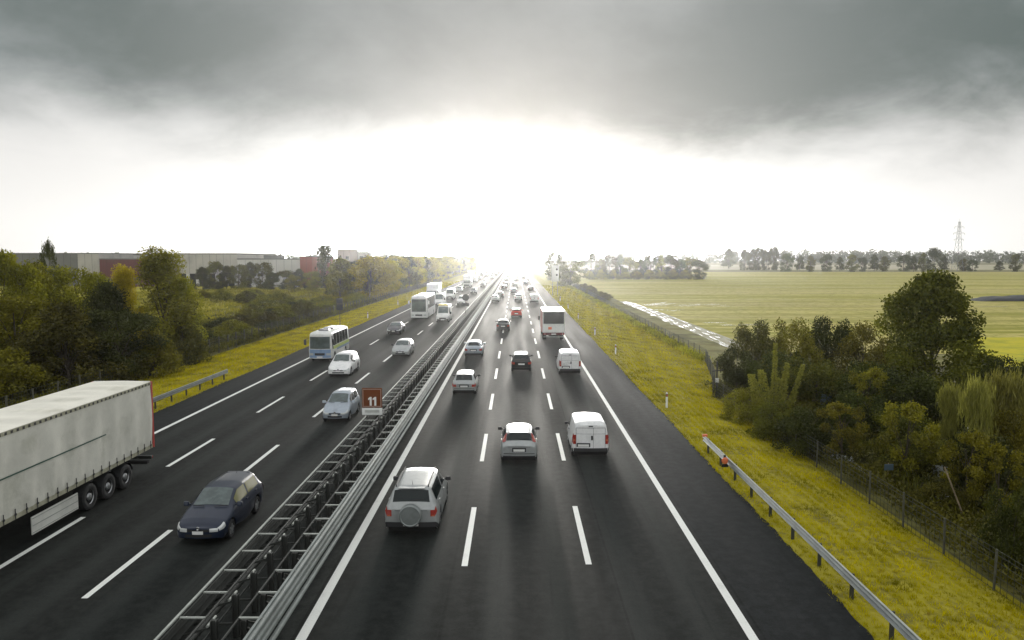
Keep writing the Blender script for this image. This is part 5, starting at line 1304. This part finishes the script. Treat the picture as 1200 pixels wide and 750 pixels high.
t,w,h = block('warehouse', 'pale grey warehouse corner beside the dark red block', 92.5, 117.5, D, 298, 50, 'conc'); windows(t,w,h,[-2,2],[1.2],2.2,2.2)
t,w,h = block('warehouse', 'dark red warehouse block between the grey ones', 118, 168, D-4, 304.5, 40, 'maroon'); windows(t,w,h,np.linspace(-w+2,w-2,5),[.9],2.0,2.0)
t,w,h = block('warehouse', 'grey flat building behind the tall poplar', 158, 207, D+14, 299.5, 50, 'conc')
# overhanging light block on white columns
x0, x1 = at(207, D), at(279, D); hh = hz(298.5, D)+.5; bz_ = hz(321, D)+.5
t = empty('office_block', ((x0+x1)/2, D, -.5), 0, 'pale grey block carried on white columns over a dark glazed ground floor', 'building'); w = (x1-x0)/2
g = MB(); g.box(-w, w, 0, 40, bz_, hh); g.build('upper_storey', M['conc'], t)
g = MB(); g.box(-w-.1, w+.1, -.1, 40, hh, hh+.4); g.build('roof_edge', M['concd'], t)
g = MB(); g.box(-w+.5, w-.5, 2.5, 39, 0, bz_-.01); g.build('ground_floor', M['window'], t)
for x in np.linspace(-w+.6, w-.6, 7): g = MB(); g.box(x-.45, x+.45, -.0, .9, 0, bz_-.004); g.build('column', M['concw'], t)
g = MB()
for k in range(1, 9): x = -w+2*w*k/9; g.box(x-.03,x+.03,-.03,-.004,bz_+.1,hh-.1)
g.build('panel_joint', M['gap'], t)
t,w,h = block('warehouse', 'low white building with a flat roof behind the hedge', 279.5, 352, D-8, 304.5, 30, 'concw'); windows(t,w,h,np.linspace(-w+2,w-2,7),[3.6],1.6,1.1)
g = MB(); g.bbox(-3,3,4,8,h+.35,h+1.5,.1); g.build('roof_plant', M['concd'], t)
t,w,h = block('warehouse', 'small red end block of the white low building', 352.5, 367, D-9, 301.5, 30, 'brick'); windows(t,w,h,[.5],[3.2],1.8,1.4)
t,w,h = block('tower_block', 'pale pink tower block almost lost in the glare behind the conical tree', 396, 411, 330, 293, 18, 'pinkc'); windows(t,w,h,[-1.6,1.6],[3,6,9],1.3,1.4)
t,w,h = block('tower_block', 'grey tower block almost lost in the glare, beside the pink one', 412, 428, 345, 296, 18, 'conc'); windows(t,w,h,[-1.6,1.6],[3,6,9],1.6,1.5)
for px,wd in ((128,5),(150,9),(182,7)):
    pass
# ------------------------------------------------------------------ pylon
xx = at(1119, 560); t = empty('pylon', (xx, 560, gz(xx)), .25, 'tall lattice electricity pylon beyond the striped field', 'pylon')
g = MB(); Hp = hz(259, 560)+.7; lv = [0,6,11,15.5,19.5,23,26,28.5,31,33.5,Hp-1]
wd = [2.6*(1-z/(Hp+5))**1.25+.22 for z in lv]
for a,b,wa,wb_ in zip(lv, lv[1:], wd, wd[1:]):
    cs = [(-1,-1),(1,-1),(1,1),(-1,1)]
    for i,(u,v) in enumerate(cs):
        u2,v2 = cs[(i+1)%4]
        g.bar((u*wa,v*wa,a),(u*wb_,v*wb_,b),.16,.16); g.bar((u*wa,v*wa,a),(u2*wb_,v2*wb_,b),.09,.09); g.bar((u2*wa,v2*wa,a),(u*wb_,v*wb_,b),.09,.09)
g.tube((0,0,lv[-1]-1),(0,0,Hp+1.2),.12,.04); g.build('lattice_mast', M['pylon'], t)
for z,hw in ((Hp-5,4.2),(Hp-9.5,5.0),(Hp-14,4.2)):
    g = MB(); g.bar((-hw,0,z),(hw,0,z),.16,.16); g.bar((-hw,0,z),(0,0,z+1.4),.1,.1); g.bar((hw,0,z),(0,0,z+1.4),.1,.1); c = g.build('cross_arm', M['pylon'], t)
    for s in (-1,1): g = MB(); g.tube((s*hw,0,z),(s*hw,0,z-1.3),.1,.1,5); g.build('insulator', M['pylon'], c)
# ------------------------------------------------------------------ odds and ends of the gardens
def sheet_heap():
    xx = at(1182, 178); mb = MB(); rows = []; rr = random.Random(4)
    for i in range(49):
        u = i/48; row = []
        for j in range(13):
            a = math.pi*j/12; hgt = 1.75*(.7+.2*math.sin(u*9)+.12*math.sin(u*23))*math.sin(math.pi*min(max(u*1.02,.0),1))**.35
            row.append((-9+34*u, 2.6*math.cos(a)*(1+.06*math.sin(u*31+j)), hgt*math.sin(a)+.05*math.sin(u*60+j*2)))
        rows.append(row)
    mb.grid(rows); o = mb.build('silage_heap', M['plasticsheet'], None, 50); o.location = (xx, 178, -.75)
    tag(o, 'long low heap under black sheeting at the far end of the yellow meadow', 'heap')
sheet_heap()
def slab(name, px, py, sz, m, label, cat, z=.5, rot=.3, tilt=0.1):
    d = 8403/(py-302)-.8; x = at(px, d); mb = MB(); a,b,c = sz; mb.bbox(-a/2,a/2,-b/2,b/2,-c/2,c/2,min(c*.3,.03)); o = mb.build(name, M[m], None, 40); o.location = (x, d, gz(x)+z); o.rotation_euler = (tilt, tilt*.6, rot); return tag(o, label, cat)
slab('plastic_sheet', 1013, 543, (1.3,.7,.05), 'tub', 'pale sheet lying among the weeds at the foot of the orchard tree', 'sheet', .35, .4, .2)
slab('plastic_sheet', 985, 532, (1.0,.6,.05), 'tub', 'grey sheet lying left of the pale one in the weeds', 'sheet', .4, -.2, .15)
slab('garden_table', 1120, 545, (.9,.5,.05), 'signwhite', 'small white board on the brambles at the head of the leaning pole', 'board', .95, .1, .1)
slab('water_tub', 1100, 548, (.6,.5,.4), 'tub', 'pale tub beside the white board in the gardens', 'tub', .5)
slab('white_box', 1131, 512, (.7,.4,.22), 'signwhite', 'white box high in the bushes over the leaning pole', 'box', 1.1)
slab('garden_crate', 1098, 572, (.5,.5,.35), 'tub', 'faded crate by the fence below the tub', 'crate', .25)
slab('bucket', 899, 478, (.5,.4,.5), 'tub', 'whitish tub behind the fence below the spire shrub', 'tub', .6)
slab('blue_barrel', 966, 475, (.5,.5,.9), 'bluetub', 'blue grey barrel among the dark bushes', 'barrel', .9)
t = empty('garden_board', (at(1047,31), 31.6, gz(17)), .1, 'small blue grey board on a stake beside an orchard tree', 'board')
g = MB(); g.bbox(-.2,.2,-.02,.02,1.0,1.26,.01); g.build('panel', M['bluetub'], t); g = MB(); g.tube((0,.04,-.1),(0,.04,1.3),.025); g.build('stake', M['wood'], t)
g = MB(); g.tube((0,0,0),(-.75,.5,2.3),.035,.028); o = g.build('leaning_pole', M['wood']); o.location = (at(1134,27.5), 27.5, -.7); tag(o, 'pale pole leaning up to the white board in the gardens', 'pole')
t = empty('scarecrow', (at(841,53), 53.5, gz(15)), 0, 'dark upright stake with a white tag at the bend of the garden fence', 'stake')
g = MB(); g.tube((0,0,0),(0,0,2.6),.06,.05); g.bar((-.35,0,1.9),(.5,0,2.0),.06,.06); g.build('stake', M['dark'], t); g = MB(); g.bbox(-.12,.12,-.08,-.03,1.1,1.4,.01); g.build('tag', M['signwhite'], t)
# ------------------------------------------------------------------ air
hm = bpy.data.materials.new('haze_air'); hm.use_nodes = True; ht = hm.node_tree
for n in list(ht.nodes): ht.nodes.remove(n)
pv = ht.nodes.new('ShaderNodeVolumePrincipled'); pv.inputs['Density'].default_value = HAZE_DENSITY; pv.inputs['Color'].default_value = (1,1,.985,1); pv.inputs['Anisotropy'].default_value = .87
ho = ht.nodes.new('ShaderNodeOutputMaterial'); ht.links.new(pv.outputs[0], ho.inputs['Volume'])
g = MB(); g.box(-2450, 2450, -400, 2450, -1.9, 46); tag(g.build('haze', hm), kind='stuff')
